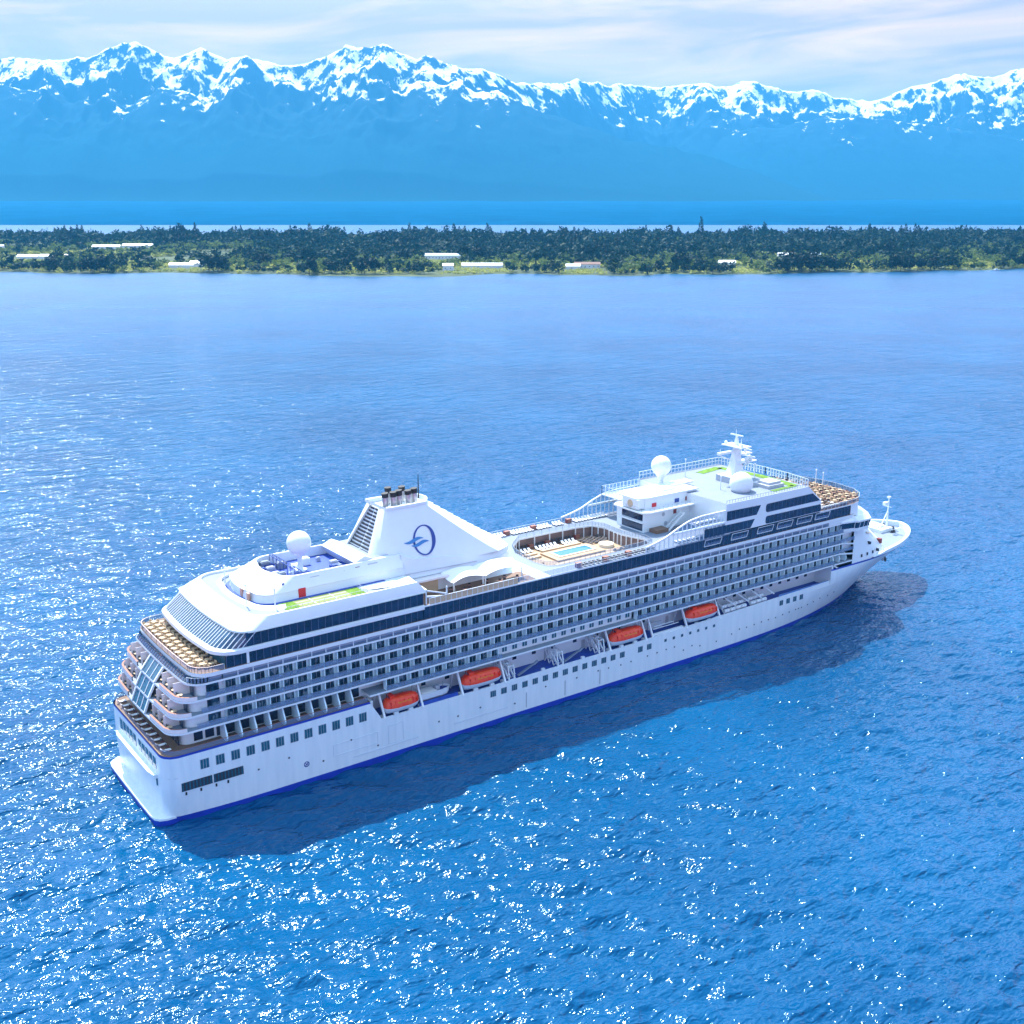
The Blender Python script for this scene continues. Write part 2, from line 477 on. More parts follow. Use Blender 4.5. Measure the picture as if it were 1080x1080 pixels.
def mountains():
    d = np.linspace(11000, 20500, 380)
    s = np.linspace(-11500, 11500, 1000)
    D, SS = np.meshgrid(d, s, indexing='ij')
    q_ = np.clip((s + 900) / 3000, 0, 1)
    DCs = 13400 + 3600 * q_ * q_ * (3 - 2 * q_)
    px = 540 + FPX * 1.07 * s / DCs
    crest = np.zeros_like(s)
    xs_, ys_ = np.array(SKY).T
    for i in range(len(s)):
        v = sight(px[i], np.interp(px[i], xs_, ys_), DCs[i]); crest[i] = v[1]
    crest = crest + (fbm(s / 330, s * 0 + 3, 5, 31, ridged=True) - 0.6) * 60
    H = np.repeat(crest[None, :], len(d), 0)
    DC = np.repeat(DCs[None, :], len(d), 0)
    wob = (fbm(SS / 2200, SS * 0, 3, 12) - 0.5) * 700
    u = (D - DC - wob) / np.where(D < DC + wob, 2300, 3000)
    prof = np.clip(1 - np.abs(u), 0, 1)
    spur = fbm(SS / 1100 + 0.25 * fbm(SS / 700, D / 700, 3, 4), D / 4200, 5, 21, ridged=True)
    rough = fbm(SS / 400, D / 400, 6, 41, ridged=True, g=0.57)
    away = np.clip(np.abs(u) * 5, 0, 1)
    base = H * prof ** 1.15
    hi = np.clip((base - 500) / 900, 0, 1)
    Z = base + away * (spur - 0.62) * (160 + 560 * hi) * np.clip(prof * 2.2, 0, 1) + (0.10 + 0.90 * away) * (rough - 0.6) * (40 + 480 * hi) * np.clip(prof * 2, 0.05, 1)
    def ridge(crestpts, dc, wid):
        q = np.array([sight(px_, py_, dc) for px_, py_ in crestpts])
        h = np.interp(SS, q[:, 0], q[:, 1], left=-500, right=-500)
        e = np.abs(D - dc - wob * 0.3) / wid
        hh = np.clip((h - 500) / 900, 0, 1)
        return h * np.clip(1 - e, 0, 1) ** 1.05 + ((spur - 0.6) * 140 + (rough - 0.6) * (30 + 170 * hh)) * np.clip(1 - e, 0, 1)
    Z = np.maximum(Z, ridge([(330, 190), (380, 130), (430, 96), (455, 88), (480, 94), (540, 112), (600, 131), (660, 152), (720, 165), (800, 187), (900, 222)], 12900, 1700))
    Z = np.maximum(Z, ridge([(660, 222), (740, 166), (790, 140), (850, 132), (880, 124), (915, 130), (960, 138), (1000, 140), (1060, 150), (1160, 170), (1300, 215)], 15900, 1500))
    Z = np.maximum(Z, ridge([(-260, 170), (-150, 120), (-60, 100), (-10, 92), (40, 100), (100, 116), (130, 114), (180, 94), (220, 110), (320, 122), (370, 150), (430, 200)], 12800, 1500))
    Z = Z * np.clip((D - 11000) / 500, 0, 1) + 60
    X, Y = bgpt(SS, D)
    o = grid_mesh("mountains", X, Y, Z, mountain_material())
    tag(o, kind='structure')
mountains()

# ------------------------------------------------------------------ haze: one closed box of even, thin blue air
def haze():
    x0, x1, y0, y1 = -27200, 27000, -27300, 27000
    b = MB().box(x0, x1, y0, y1, -60, 2260)
    m = bpy.data.materials.new("haze_air"); m.use_nodes = True
    t = m.node_tree; t.nodes.clear()
    o = t.nodes.new('ShaderNodeOutputMaterial')
    v = t.nodes.new('ShaderNodeVolumePrincipled')
    v.inputs['Color'].default_value = (0.07, 0.49, 1.0, 1)
    v.inputs['Density'].default_value = 4.6e-5
    v.inputs['Anisotropy'].default_value = 0.3
    t.links.new(v.outputs[0], o.inputs['Volume'])
    ob = b.build("haze", m)
    tag(ob, kind='stuff')
haze()
# ------------------------------------------------------------------ island
def shore_d(s):             # distance of the near shoreline
    return np.interp(s, [-2600, -800, -540, -240, 0, 330, 620, 880, 2600], [1850, 1800, 1772, 1735, 1745, 1790, 1835, 1905, 1990]) + (fbm(np.asarray(s, float) / 130, np.asarray(s, float) * 0, 4, 61) - 0.5) * 110
def ground_z(s, d):
    e = d - shore_d(s)
    return np.interp(e, [-60, -8, 0, 25, 150, 420, 900, 1150, 1350], [-5, -1.0, 0.4, 1.6, 3, 5, 17, 12, -6]) + (fbm(s / 140, d / 140, 3, 71) - 0.5) * 3 * np.clip(e / 120, 0, 1)
def island():
    d = np.concatenate([np.linspace(1640, 2050, 150), np.linspace(2060, 3500, 90)])
    s = np.linspace(-2400, 2400, 420)
    D, SS = np.meshgrid(d, s, indexing='ij')
    X, Y = bgpt(SS, D)
    m = mat("island_ground", (0.085, 0.11, 0.036), 0.95, vary=0.7, vscale=0.012, vcol=(0.022, 0.042, 0.018))
    tag(grid_mesh("island_ground", X, Y, ground_z(SS, D), m), kind='structure')
island()

def leaf_mat(name, a, b, c, thin=0.3):
    m = bpy.data.materials.new(name); m.use_nodes = True
    t = m.node_tree; p = t.nodes['Principled BSDF']
    p.inputs['Roughness'].default_value = 0.7; p.inputs['Specular IOR Level'].default_value = 0.25
    g = t.nodes.new('ShaderNodeNewGeometry'); oi = t.nodes.new('ShaderNodeObjectInfo')
    n = t.nodes.new('ShaderNodeTexNoise'); n.inputs['Scale'].default_value = 0.05; n.inputs['Detail'].default_value = 4
    n.inputs['Roughness'].default_value = 0.75
    t.links.new(g.outputs['Position'], n.inputs['Vector'])
    r = t.nodes.new('ShaderNodeValToRGB')
    r.color_ramp.elements[0].position = 0.36; r.color_ramp.elements[0].color = (*a, 1)
    r.color_ramp.elements[1].position = 0.66; r.color_ramp.elements[1].color = (*c, 1)
    e = r.color_ramp.elements.new(0.5); e.color = (*b, 1)
    ad = t.nodes.new('ShaderNodeMath'); ad.operation = 'MULTIPLY_ADD'
    ad.inputs[1].default_value = 0.22; t.links.new(oi.outputs['Random'], ad.inputs[0]); t.links.new(n.outputs['Fac'], ad.inputs[2])
    sb = t.nodes.new('ShaderNodeMath'); sb.operation = 'SUBTRACT'; sb.inputs[1].default_value = 0.11
    t.links.new(ad.outputs[0], sb.inputs[0]); t.links.new(sb.outputs[0], r.inputs[0])
    t.links.new(r.outputs[0], p.inputs['Base Color'])
    tr = t.nodes.new('ShaderNodeBsdfTranslucent'); ms = t.nodes.new('ShaderNodeMixShader'); ms.inputs[0].default_value = thin
    t.links.new(r.outputs[0], tr.inputs[0]); t.links.new(p.outputs[0], ms.inputs[1]); t.links.new(tr.outputs[0], ms.inputs[2])
    t.links.new(ms.outputs[0], t.nodes['Material Output'].inputs['Surface'])
    return m
LEAF_DARK = leaf_mat("dark_foliage", (0.003, 0.014, 0.010), (0.006, 0.024, 0.015), (0.014, 0.042, 0.020), 0.15)
LEAF_MID = leaf_mat("green_foliage", (0.03, 0.06, 0.02), (0.06, 0.10, 0.024), (0.14, 0.19, 0.04), 0.4)
LEAF_PALE = leaf_mat("yellow_green_foliage", (0.09, 0.135, 0.025), (0.22, 0.27, 0.05), (0.42, 0.43, 0.11), 0.45)
BARK = mat("bark", (0.07, 0.05, 0.035), 0.9)

def crown_arrays(kind, n, rs):
    """n small leaf clumps (triangles) through the crown's volume of a unit-height tree"""
    V, F = [], []
    rng = np.random.RandomState(rs)
    if kind == 'conifer':
        z = 0.12 + 0.88 * rng.rand(n) ** 1.25
        rad = 0.21 * (1 - z) ** 0.8 * (0.75 + 0.5 * ((z * 9) % 1.0)) + 0.012
        size = 0.055 + 0.05 * (1 - z)
    elif kind == 'broad':
        u = rng.normal(size=(n, 3)); u /= np.linalg.norm(u, axis=1)[:, None]
        lob = rng.normal(size=(6, 3)) * np.array([0.17, 0.17, 0.12])
        c = lob[rng.randint(0, 6, n)]
        P = c + u * (0.17 + 0.05 * rng.rand(n))[:, None]
        z, size = 0.62 + P[:, 2], 0.10 + 0.05 * rng.rand(n)
    else:
        u = rng.normal(size=(n, 3)); u /= np.linalg.norm(u, axis=1)[:, None]
        lob = rng.normal(size=(7, 3)) * np.array([0.42, 0.42, 0.12])
        P = lob[rng.randint(0, 7, n)] + u * (0.3 + 0.1 * rng.rand(n))[:, None]
        z, size = 0.42 + P[:, 2] * 0.9, 0.17 + 0.08 * rng.rand(n)
    if kind == 'conifer':
        a = rng.rand(n) * 6.283
        P = np.stack([np.cos(a) * rad, np.sin(a) * rad, z], -1)
    else:
        P = np.stack([P[:, 0], P[:, 1], np.maximum(z, 0.05)], -1)
    t = rng.normal(size=(n, 3, 3))
    t /= np.linalg.norm(t, axis=2)[:, :, None]
    T = P[:, None, :] + t * np.asarray(size)[:, None, None]
    return T.reshape(-1, 3)
def tri_mesh(name, V, m):
    me = bpy.data.meshes.new(name)
    n = len(V)
    me.vertices.add(n); me.vertices.foreach_set('co', V.astype(np.float32).ravel())
    me.loops.add(n); me.loops.foreach_set('vertex_index', np.arange(n, dtype=np.int32))
    me.polygons.add(n // 3)
    me.polygons.foreach_set('loop_start', np.arange(0, n, 3, dtype=np.int32))
    me.polygons.foreach_set('loop_total', np.full(n // 3, 3, dtype=np.int32))
    me.materials.append(m)
    me.update(calc_edges=True)
    return me
def trunk_mesh(name, h=0.75, r=0.022):
    b = MB().cyl((0, 0, -0.06), (0.01, 0.0, h * 0.5), r, r * 0.7, 6).cyl((0.01, 0, h * 0.5), (0, 0.01, h), r * 0.7, r * 0.25, 6)
    for k in range(5):
        a = k * 2.4
        b.cyl((0, 0, h * (0.4 + 0.1 * k)), (0.13 * math.cos(a), 0.13 * math.sin(a), h * (0.55 + 0.1 * k)), r * 0.4, r * 0.15, 4)
    return b.mesh(name, BARK)
KINDS = {}
for kind, leaf, cnt in (('conifer', LEAF_DARK, 210), ('broad', LEAF_DARK, 230), ('grove', LEAF_MID, 230), ('shrub', LEAF_PALE, 170)):
    base = 'broad' if kind == 'grove' else kind
    KINDS[kind] = [(tri_mesh("crown", crown_arrays(base, cnt, 100 + 7 * i + len(kind)), leaf), trunk_mesh("trunk", 0.8 if kind == 'conifer' else 0.5)) for i in range(4)]
TREE_TXT = {'conifer': ("conifer_tree", 'dark narrow conifer rising above the wooded island', 'dark conifers on the island'),
            'broad': ("dense_tree", 'dark dense round crowned tree in the wood of the island', 'dark round trees on the island'),
            'grove': ("green_tree", 'mid green leafy tree near the near shore of the island', 'green trees near the island shore'),
            'shrub': ("shore_shrub", 'low yellow green shrub growing along the near shore of the island', 'shrubs along the island shore')}
def tree(kind, s, d, h, wide=1.0, label=None, group=True):
    nm, lab, grp = TREE_TXT[kind]
    x, y = bgpt(s, d)
    z = float(ground_z(np.array([s * 1.0]), np.array([d * 1.0]))[0])
    e = empty(nm, (x, y, z), random.random() * 6.28)
    e.scale = (h * wide, h * wide, h)
    tag(e, label or lab, 'shrub' if kind == 'shrub' else 'tree', grp if group else None)
    c, t = random.choice(KINDS[kind])
    put("trunk", t, e); put("crown", c, e)
    return e
BUILT = []                     # footprints kept free of trees: (s, d, half width, half depth)
def sheds():
    wallm = mat("shed_wall", (0.74, 0.75, 0.76), 0.7, vary=0.12, vscale=0.1)
    roofs = {'white': mat("white_shed_roof", (0.82, 0.82, 0.82), 0.5), 'blue': mat("pale_blue_roof", (0.45, 0.62, 0.75), 0.5), 'brown': mat("brown_roof", (0.22, 0.13, 0.1), 0.8)}
    spec = [  # name, px of left and right end, py of base, eave height, roof, label
        ("shed", 18, 40, 273.5, 5.5, 'white', 'short white roofed shed second from the left end of the island'),
        ("greenhouse", 42, 75, 273.8, 6.5, 'white', 'long white greenhouse standing on the left part of the island near its shore'),
        ("shed", 97, 126, 262.5, 5.0, 'white', 'white shed beside a longer white roof in the left fields of the island'),
        ("greenhouse", 129, 169, 262, 6.5, 'white', 'longest white greenhouse set back in the left fields of the island'),
        ("shed", 178, 204, 282.5, 5, 'white', 'low white shed at the waterline left of the bare spit'),
        ("shed", 200, 225, 281.5, 6.5, 'white', 'white shed with taller roof close to the waterline on the left shore'),
        ("barn", 448, 486, 273.8, 8.0, 'blue', 'large barn with pale blue roof by the wood in the middle of the island'),
        ("house", 467, 478, 285.5, 8, 'white', 'narrow white house standing in front of the pale blue barn'),
        ("shed", 487, 530, 282.5, 4.5, 'white', 'long low pale shed right of the narrow white house'),
        ("shed", 597, 612, 283.5, 4.5, 'white', 'small white shed left of the white house with brown roof'),
        ("house", 606, 633, 283.2, 7, 'brown', 'white house with brown roof on the shore right of the island middle'),
        ("shed", 757, 776, 280, 5.5, 'white', 'small white shed alone among yellow shrubs on the right shore'),
        ("shed", 804, 812, 270, 4.5, 'white', 'tiny white shed at the edge of the right wood'),
        ("greenhouse", 821, 839, 271.5, 5.5, 'white', 'short white greenhouse with two bays beside the right wood'),
        ("shed", 852, 866, 271, 4.5, 'blue', 'small pale blue roofed shed right of the white greenhouse'),
        ("tower_house", -2, 4.5, 267, 14, 'white', 'tall white tower house at the left edge of the island')]
    for nm, x0, x1, yb, eh, rf, lab in spec:
        dd = 2000.0
        for _ in range(12):
            sa, za = sight((x0 + x1) / 2, yb, dd)
            gz = float(ground_z(np.array([sa]), np.array([dd]))[0])
            dd = dd * (CAM[2] - gz) / max(CAM[2] - za, 1)
        s0, s1 = sight(x0, yb, dd)[0], sight(x1, yb, dd)[0]
        sc, hw = (s0 + s1) / 2, (s1 - s0) / 2
        dp = 14.0 if nm != "tower_house" else 6.0
        x, y = bgpt(sc, dd + dp / 2)
        e = empty(nm, (x, y, gz - 0.4), YAW - math.pi / 2)
        tag(e, lab, 'house' if 'house' in nm and nm != 'greenhouse' else ('barn' if nm == 'barn' else ('greenhouse' if nm == 'greenhouse' else 'shed')))
        h2, rh = dp / 2, (3.2 if nm != "tower_house" else 3.0)
        b = MB().box(-hw, hw, -h2, h2, 0, eh)
        b.add([(-hw, -h2, eh), (-hw, h2, eh), (-hw, 0, eh + rh)], [(0, 1, 2)]).add([(hw, -h2, eh), (hw, 0, eh + rh), (hw, h2, eh)], [(0, 1, 2)])
        b.build("wall", wallm, e)
        r = MB()
        o = 0.6
        for sg in (-1, 1):
            r.add([(-hw - o, sg * (h2 + o), eh - 0.25), (hw + o, sg * (h2 + o), eh - 0.25), (hw + o, 0, eh + rh + 0.1), (-hw - o, 0, eh + rh + 0.1),
                   (-hw - o, sg * (h2 + o), eh + 0.05), (hw + o, sg * (h2 + o), eh + 0.05), (hw + o, 0, eh + rh + 0.4), (-hw - o, 0, eh + rh + 0.4)],
                  [(0, 1, 2, 3), (7, 6, 5, 4), (0, 4, 5, 1), (1, 5, 6, 2), (2, 6, 7, 3), (3, 7, 4, 0)])
        r.build("roof", roofs[rf], e)
        if nm in ("house", "tower_house", "barn"):
            nwin = max(2, int(hw / 3))
            for k in range(nwin):
                cx = -hw + (k + 0.5) * 2 * hw / nwin
                MB().box(cx - 0.6, cx + 0.6, -h2 - 0.06, -h2 + 0.1, eh * 0.4, eh * 0.4 + 1.6).build("window", GLASS, e)
        MB().box(-0.2 * hw - 1.2, -0.2 * hw + 1.2, -h2 - 0.05, -h2 + 0.1, 0.2, 2.8).build("door", GREY, e)
        BUILT.append((sc, dd + dp / 2, hw + 3, dp / 2 + 2))
sheds()

def woods():
    rng = np.random.RandomState(11)
    cand = []
    # jittered grid over the island
    for d in np.arange(1745, 2960, 11.5):
        half = d * 0.62
        n = int(2 * half / 12.5)
        ss = (np.arange(n) + rng.rand(n)) * 12.5 - half
        dd = d + (rng.rand(n) - 0.5) * 12
        cand.append(np.stack([ss, dd], -1))
    C = np.concatenate(cand)
    e = C[:, 1] - shore_d(C[:, 0])
    patch = fbm(C[:, 0] / 210, C[:, 1] / 300, 4, 91)
    px = 540 + FPX * C[:, 0] / C[:, 1]
    keep = (e > 2) & (e < 1080)
    low_ = np.zeros(len(C), bool)           # low growth in front of the buildings
    for (s, d, hw, hd) in BUILT:           # keep clear: the building and the view of it
        keep &= ~((np.abs(C[:, 0] - s) < hw + 2) & (C[:, 1] < d + hd + 4) & (C[:, 1] > d - 42))
        low_ |= (np.abs(C[:, 0] - s) < hw + 3) & (C[:, 1] <= d) & (C[:, 1] > d - 190)
    left = np.clip((330 - px) / 120, 0, 1) # open fields on the left part
    field = (fbm(C[:, 0] / 150, C[:, 1] / 110, 3, 55) > 0.52) & (e > 45) & (e < 720) & (rng.rand(len(C)) < 0.9 * left + 0.3)
    keep &= ~field
    C, e, patch, px, left, low_ = C[keep], e[keep], patch[keep], px[keep], left[keep], low_[keep]
    zone = e + (patch - 0.5) * 620 + 60 * (rng.rand(len(C)) - 0.5)
    thr = np.interp(px, [0, 330, 360, 560, 640, 720, 760, 1080], [820, 640, 520, 430, 260, 520, 470, 430])
    r = rng.rand(len(C))
    kind = np.where(zone < thr * 0.55, np.where(r < 0.58, 3, np.where(r < 0.9, 2, 1)), np.where(zone < thr, np.where(r < 0.2, 3, np.where(r < 0.62, 2, 1)), np.where(r < 0.16, 0, np.where(r < 0.94, 1, 2))))
    kind = np.where((e < 40) & (rng.rand(len(C)) < 0.55), 1, kind)
    kind = np.where(low_, 3, kind)
    h = np.choose(kind, [17 + 14 * rng.rand(len(C)) ** 2, 11 + 13 * rng.rand(len(C)) ** 1.5, 8 + 7 * rng.rand(len(C)), 4 + 5 * rng.rand(len(C))])
    clump = fbm(C[:, 0] / 70, C[:, 1] / 70, 3, 77)
    h = h * np.where(kind < 2, 0.5 + 0.9 * np.clip((clump - 0.25) / 0.5, 0, 1), 1.0)
    h = np.where(low_, np.minimum(h, 4.2), h)
    names = ['conifer', 'broad', 'grove', 'shrub']
    wide = np.choose(kind, [1.0, 1.05, 1.3, 1.5])
    # the 285 that show largest (nearest the shore or standing out) are things, the rest one wood
    inview = (px > -6) & (px < 1086)
    score = h / C[:, 1] + 0.004 * (e < 45) * inview + 0.003 * ((kind < 2) & (e > 560) & (h > 22)) - 1.0 * (~inview)
    order = np.argsort(-score)
    single = order[:282]
    gz = ground_z(C[:, 0], C[:, 1])
    for i in single:
        tree(names[kind[i]], C[i, 0], C[i, 1], h[i], wide[i])
    rest = order[282:]
    parts = {0: [], 1: [], 2: [], 3: []}
    low = {k: [crown_arrays('broad' if n == 'grove' else n, 44 if k != 3 else 34, 500 + k * 10 + j) for j in range(6)] for k, n in enumerate(names)}
    for i in rest:
        k = kind[i]
        V = low[k][rng.randint(6)] 
        V = np.concatenate([(V - V.reshape(-1, 3, 3).mean(1).repeat(3, 0)) * (1.75 if k != 3 else 1.5) + V.reshape(-1, 3, 3).mean(1).repeat(3, 0)])
        a = rng.rand() * 6.28
        ca, sa = math.cos(a), math.sin(a)
        x, y = bgpt(C[i, 0], C[i, 1])
        W = np.stack([(V[:, 0] * ca - V[:, 1] * sa) * h[i] * wide[i] + x, (V[:, 0] * sa + V[:, 1] * ca) * h[i] * wide[i] + y, V[:, 2] * h[i] + gz[i]], -1)
        parts[k].append(W)
    V = np.concatenate(sum([parts[k] for k in range(4)], []))
    cnt = [sum(len(p) for p in parts[k]) // 3 for k in range(4)]
    me = tri_mesh("woodland", V, LEAF_DARK)
    me.materials.append(LEAF_MID); me.materials.append(LEAF_PALE)
    me.polygons.foreach_set('material_index', np.repeat([0, 0, 1, 2], cnt).astype(np.int32))
    o = bpy.data.objects.new("woodland", me); COL.objects.link(o)
    tag(o, kind='stuff')
    # trees one can pick out of the skyline
    def at(px, d): return (px - 540) / FPX * d / 1.03
    tree('conifer', at(739, 2650), 2650, 57, 0.75, 'tallest lone dark spire of a conifer standing clear above the right wood', False)
    tree('broad', at(188, 2600), 2600, 47, 0.5, 'tall rounded dark tree, left of a pair above the left skyline', False)
    tree('conifer', at(206, 2600), 2600, 47, 0.75, 'tall narrow dark tree, right of a pair above the left skyline', False)
    tree('conifer', at(432, 2620), 2620, 43, 0.9, 'tall dark conifer above the wood left of the pale blue barn', False)
    tree('conifer', at(514, 2620), 2620, 43, 1.0, 'broad dark conifer above the wood right of the pale blue barn', False)
    tree('conifer', at(955, 2650), 2650, 45, 1.0, 'heavy dark conifer above the wood near the right end of the island', False)
woods()

def small_boat():
    s_, d_ = (1047 - 540) / FPX * 1870 / 1.02, 1858
    x, y = bgpt(s_, d_)
    e = empty("motor_boat", (x, y, 0.0), YAW - 1.2)
    tag(e, "tiny white motor boat lying off the right end of the island shore", "boat")
    rg_ = lambda k, z, f: [(px_ * f, -py_ * k, z) for px_, py_ in ((-6, 1.7), (1, 1.9), (4.5, 1.2), (7, 0))] + [(px_ * f, py_ * k, z) for px_, py_ in ((4.5, 1.2), (1, 1.9), (-6, 1.7))]
    MB().loft([rg_(0.5, -0.5, 0.9), rg_(1, 1.5, 1.0)], close=True, cap0=True, cap1=True).build("hull", HULLW, e)
    MB().prism([(-3, -1.2), (2, -1.2), (3, 0), (2, 1.2), (-3, 1.2)], 1.5, 3.2).build("cabin", WHITE, e)
    MB().box(-2.8, 1.8, -1.25, 1.25, 2.2, 2.8).build("window", GLASS, e)
small_boat()
# ------------------------------------------------------------------ cruise ship: hull
SHIP = empty("cruise_ship", (0, 0, 0))
tag(SHIP, "large white cruise ship with rows of balconies and a white funnel lying on the sea", "cruise ship")
HB = 16.1
def stem(z): return 219 + 20.5 * min(max(z / 14.0, 0), 1.06)
def hbw(x, z):
    wz = min(max(z / 14.0, 0), 1) ** 1.1
    xb, xs = 130 + 73 * wz, stem(z)
    p, q = 3 - 1.1 * wz, 1 - 0.4 * wz
    B = HB
    if x > xb:
        t = min((x - xb) / (xs - xb), 1)
        B *= (1 - t ** p) ** q
    if x < 22:
        k = (1 - x / 22) ** 2
        B -= 1.75 * k * max(0, 1 - max(z, 0) / 7.0) + 0.25 * k
    xc = max(4.7 - 0.0 * z - x, 0) / 2.7
    if xc > 0: B -= 2.7 * (1 - math.sqrt(max(1 - min(xc, 1) ** 2, 0)))
    return max(B, 0.0)
XT = 2.0
def hull():
    b = MB()
    u = [0, .0004, .0015, .004, .008, .0125, .02, .04, .06, .09] + [0.13 + 0.05 * i for i in range(9)] + [0.55 + 0.015 * i for i in range(29)] + [0.98, 0.988, 0.994, 0.998, 1.0]
    zs = [-1.6, -0.4, 0.45, 1.0, 1.05, 2.5, 4, 5.5, 7, 8.2, 9.2]
    rows = []
    for z in zs:
        rows.append([(XT + (stem(z) - XT) * k, -hbw(XT + (stem(z) - XT) * k, z), z) for k in u])
    b.loft(rows, mis=[1, 1, 1, 1, 0, 0, 0, 0, 0, 0])
    za = [9.2, 10.5, 12, 13.2, 13.65]                    # after upper plating, ends slanting at the boat recess
    b.loft([[(XT + (46.6 - (z - 9.2) * 0.6 - XT) * k, -hbw(XT + (46.6 - (z - 9.2) * 0.6 - XT) * k, z), z) for k in [0, .003, .01, .03, .06, .1, .2, .35, .5, .65, .8, .9, 1]] for z in za], mis=[0, 0, 0, 1])
    zf = [9.2, 10.6, 12, 13.3, 13.75]                    # bow plating
    uf = [i / 34 for i in range(31)] + [0.93, 0.955, 0.975, 0.99, 1]
    b.loft([[(186.6 + (stem(z) - 186.6) * k, -hbw(186.6 + (stem(z) - 186.6) * k, z), z) for k in uf] for z in zf], mis=[0, 0, 0, 1])
    # rising top of the side along the recess
    xs = list(np.linspace(46.6, 186.6, 30))
    tz = lambda x: 9.2 + max(0, (x - 110) / 76.6) * 1.35
    b.loft([[(x, -hbw(x, 9.2), 9.2) for x in xs], [(x, -hbw(x, 9.6), tz(x) + 0.02) for x in xs], [(x, -hbw(x, 9.6) + 0.25, tz(x) + 0.02) for x in xs], [(x, -hbw(x, 9.6) + 0.25, 8.8) for x in xs]])
    b.mirror_y()
    # transom, closed across
    tr = []
    for z in zs[2:] + za[1:]:
        hb = hbw(XT, z)
        tr.append([(XT, hb * k, z) for k in (-1, -0.5, 0, 0.5, 1)])
    nz = len(tr) - 1
    b.loft(tr, mis=[1 if r < 2 or r == nz - 1 else 0 for r in range(nz)])
    # stern platform with rounded corners
    pl = [(4.8, -14.75), (2.2, -14.6), (0.9, -14.1), (0.2, -13.2), (-0.05, -11.5), (-0.1, -6), (-0.1, 0)]
    pl = pl + [(x, -y) for x, y in reversed(pl[:-1])]
    b.prism(pl, -1.0, 0.75, mi=1, caps=(False, False))
    b.prism([(x - 0.02 * (x < 3), y * 1.001) for x, y in pl], 0.75, 1.15, mi=0)
    # ledge half way up the transom
    le = [(3, -11.5), (1.3, -11.2), (0.9, -9), (0.8, 0)]
    le = le + [(x, -y) for x, y in reversed(le[:-1])]
    b.prism(le, 8.0, 8.75, mi=0)
    # bow bulwark: thick white rim
    bp = [k / 40 for k in range(37)] + [0.93, 0.96, 0.98, 0.992, 1]
    def rim(dz, inset):
        o = []
        for k in bp:
            x = 205 + (stem(14) - 205) * k
            o.append((x - inset * k ** 3, -max(hbw(x, 14) - inset * (1 - 0.2 * k), 0), 13.75 + dz * min(1, k * 4 + 0.2)))
        return o
    rr = MB().loft([rim(0, 0), rim(1.0, -0.12), rim(1.12, 0.1), rim(1.12, 0.75), rim(0.95, 0.85), rim(-0.6, 0.9)]).mirror_y()
    b.add(rr.v, rr.f, 0)
    return b.build("hull", [HULLW, BLUE], SHIP, smooth=True, angle=30)
HULL = hull()
def hside(x, z, e=0.03):    # point just proud of the starboard plating and the yaw of the plating there
    y0, y1 = hbw(x - 0.5, z), hbw(x + 0.5, z)
    return (x, -hbw(x, z) - e, z), math.atan2(y0 - y1, 1.0)
# decks that close the hull
b = MB()
b.prism([(2.2, -13)] + [(x, -hbw(x, 13.4) + 0.08) for x in (3, 4, 6, 12, 30, 44)] + [(x, hbw(x, 13.4) - 0.08) for x in (44, 30, 12, 6, 4, 3)] + [(2.2, 13)], 13.2, 13.5)
b.build("promenade_deck", [TEAK], SHIP)
b = MB()
bx = [44.6, 60, 120, 140, 155, 165, 172, 178, 183, 188.5]
b.prism([(x, -hbw(x, 8.5) + 0.15) for x in bx] + [(x, hbw(x, 8.5) - 0.15) for x in reversed(bx)], 8.4, 8.8)
b.build("boat_deck", [DECKBLUE], SHIP)
b = MB()
bx = [196, 204, 210, 216, 222, 227, 231, 234, 236.5, 238]
b.prism([(x, -max(hbw(x, 14) - 0.8, 0.2)) for x in bx] + [(x, max(hbw(x, 14) - 0.8, 0.2)) for x in reversed(bx)], 12.9, 13.25)
b.build("bow_deck", [PALEDECK], SHIP)

# hull windows
def win_mesh(w, h, panes, name="window"):
    b = MB()
    b.box(-w / 2, w / 2, 0.0, 0.05, -h / 2, h / 2, 0)
    fw = 0.09
    pw = (w - fw * (panes + 1)) / panes
    for k in range(panes):
        x0 = -w / 2 + fw + k * (pw + fw)
        b.box(x0, x0 + pw, -0.035, 0.02, -h / 2 + fw, h / 2 - fw, 1)
    return b.mesh(name, [PANE if False else GREY, TEAL])
WM = {"large": win_mesh(1.75, 2.0, 3), "mid": win_mesh(1.55, 1.5, 3), "small": win_mesh(0.85, 0.8, 1), "fore": win_mesh(1.45, 1.5, 2)}
def hull_win(x, z, kind, name="window"):
    p, rz = hside(x, z)
    return put(name, WM[kind], HULL, p, rz)
for k in range(12): hull_win(9.4 + 2.99 * k, 10.75, "large")
for k in range(17):
    if k != 14: hull_win(74.2 + 2.86 * k, 7.3, "mid")
for k in range(7): hull_win(125.3 + 2.77 * k, 7.65, "small")
for k in range(4): hull_win(166.9 + 2.65 * k, 8.4, "fore")
PORT = MB().cyl((0, -0.03, 0), (0, 0.06, 0), 0.24, n=10, mi=0).cyl((0, -0.05, 0), (0, 0.0, 0), 0.17, n=10, mi=1).mesh("porthole", [GREY, DARK])
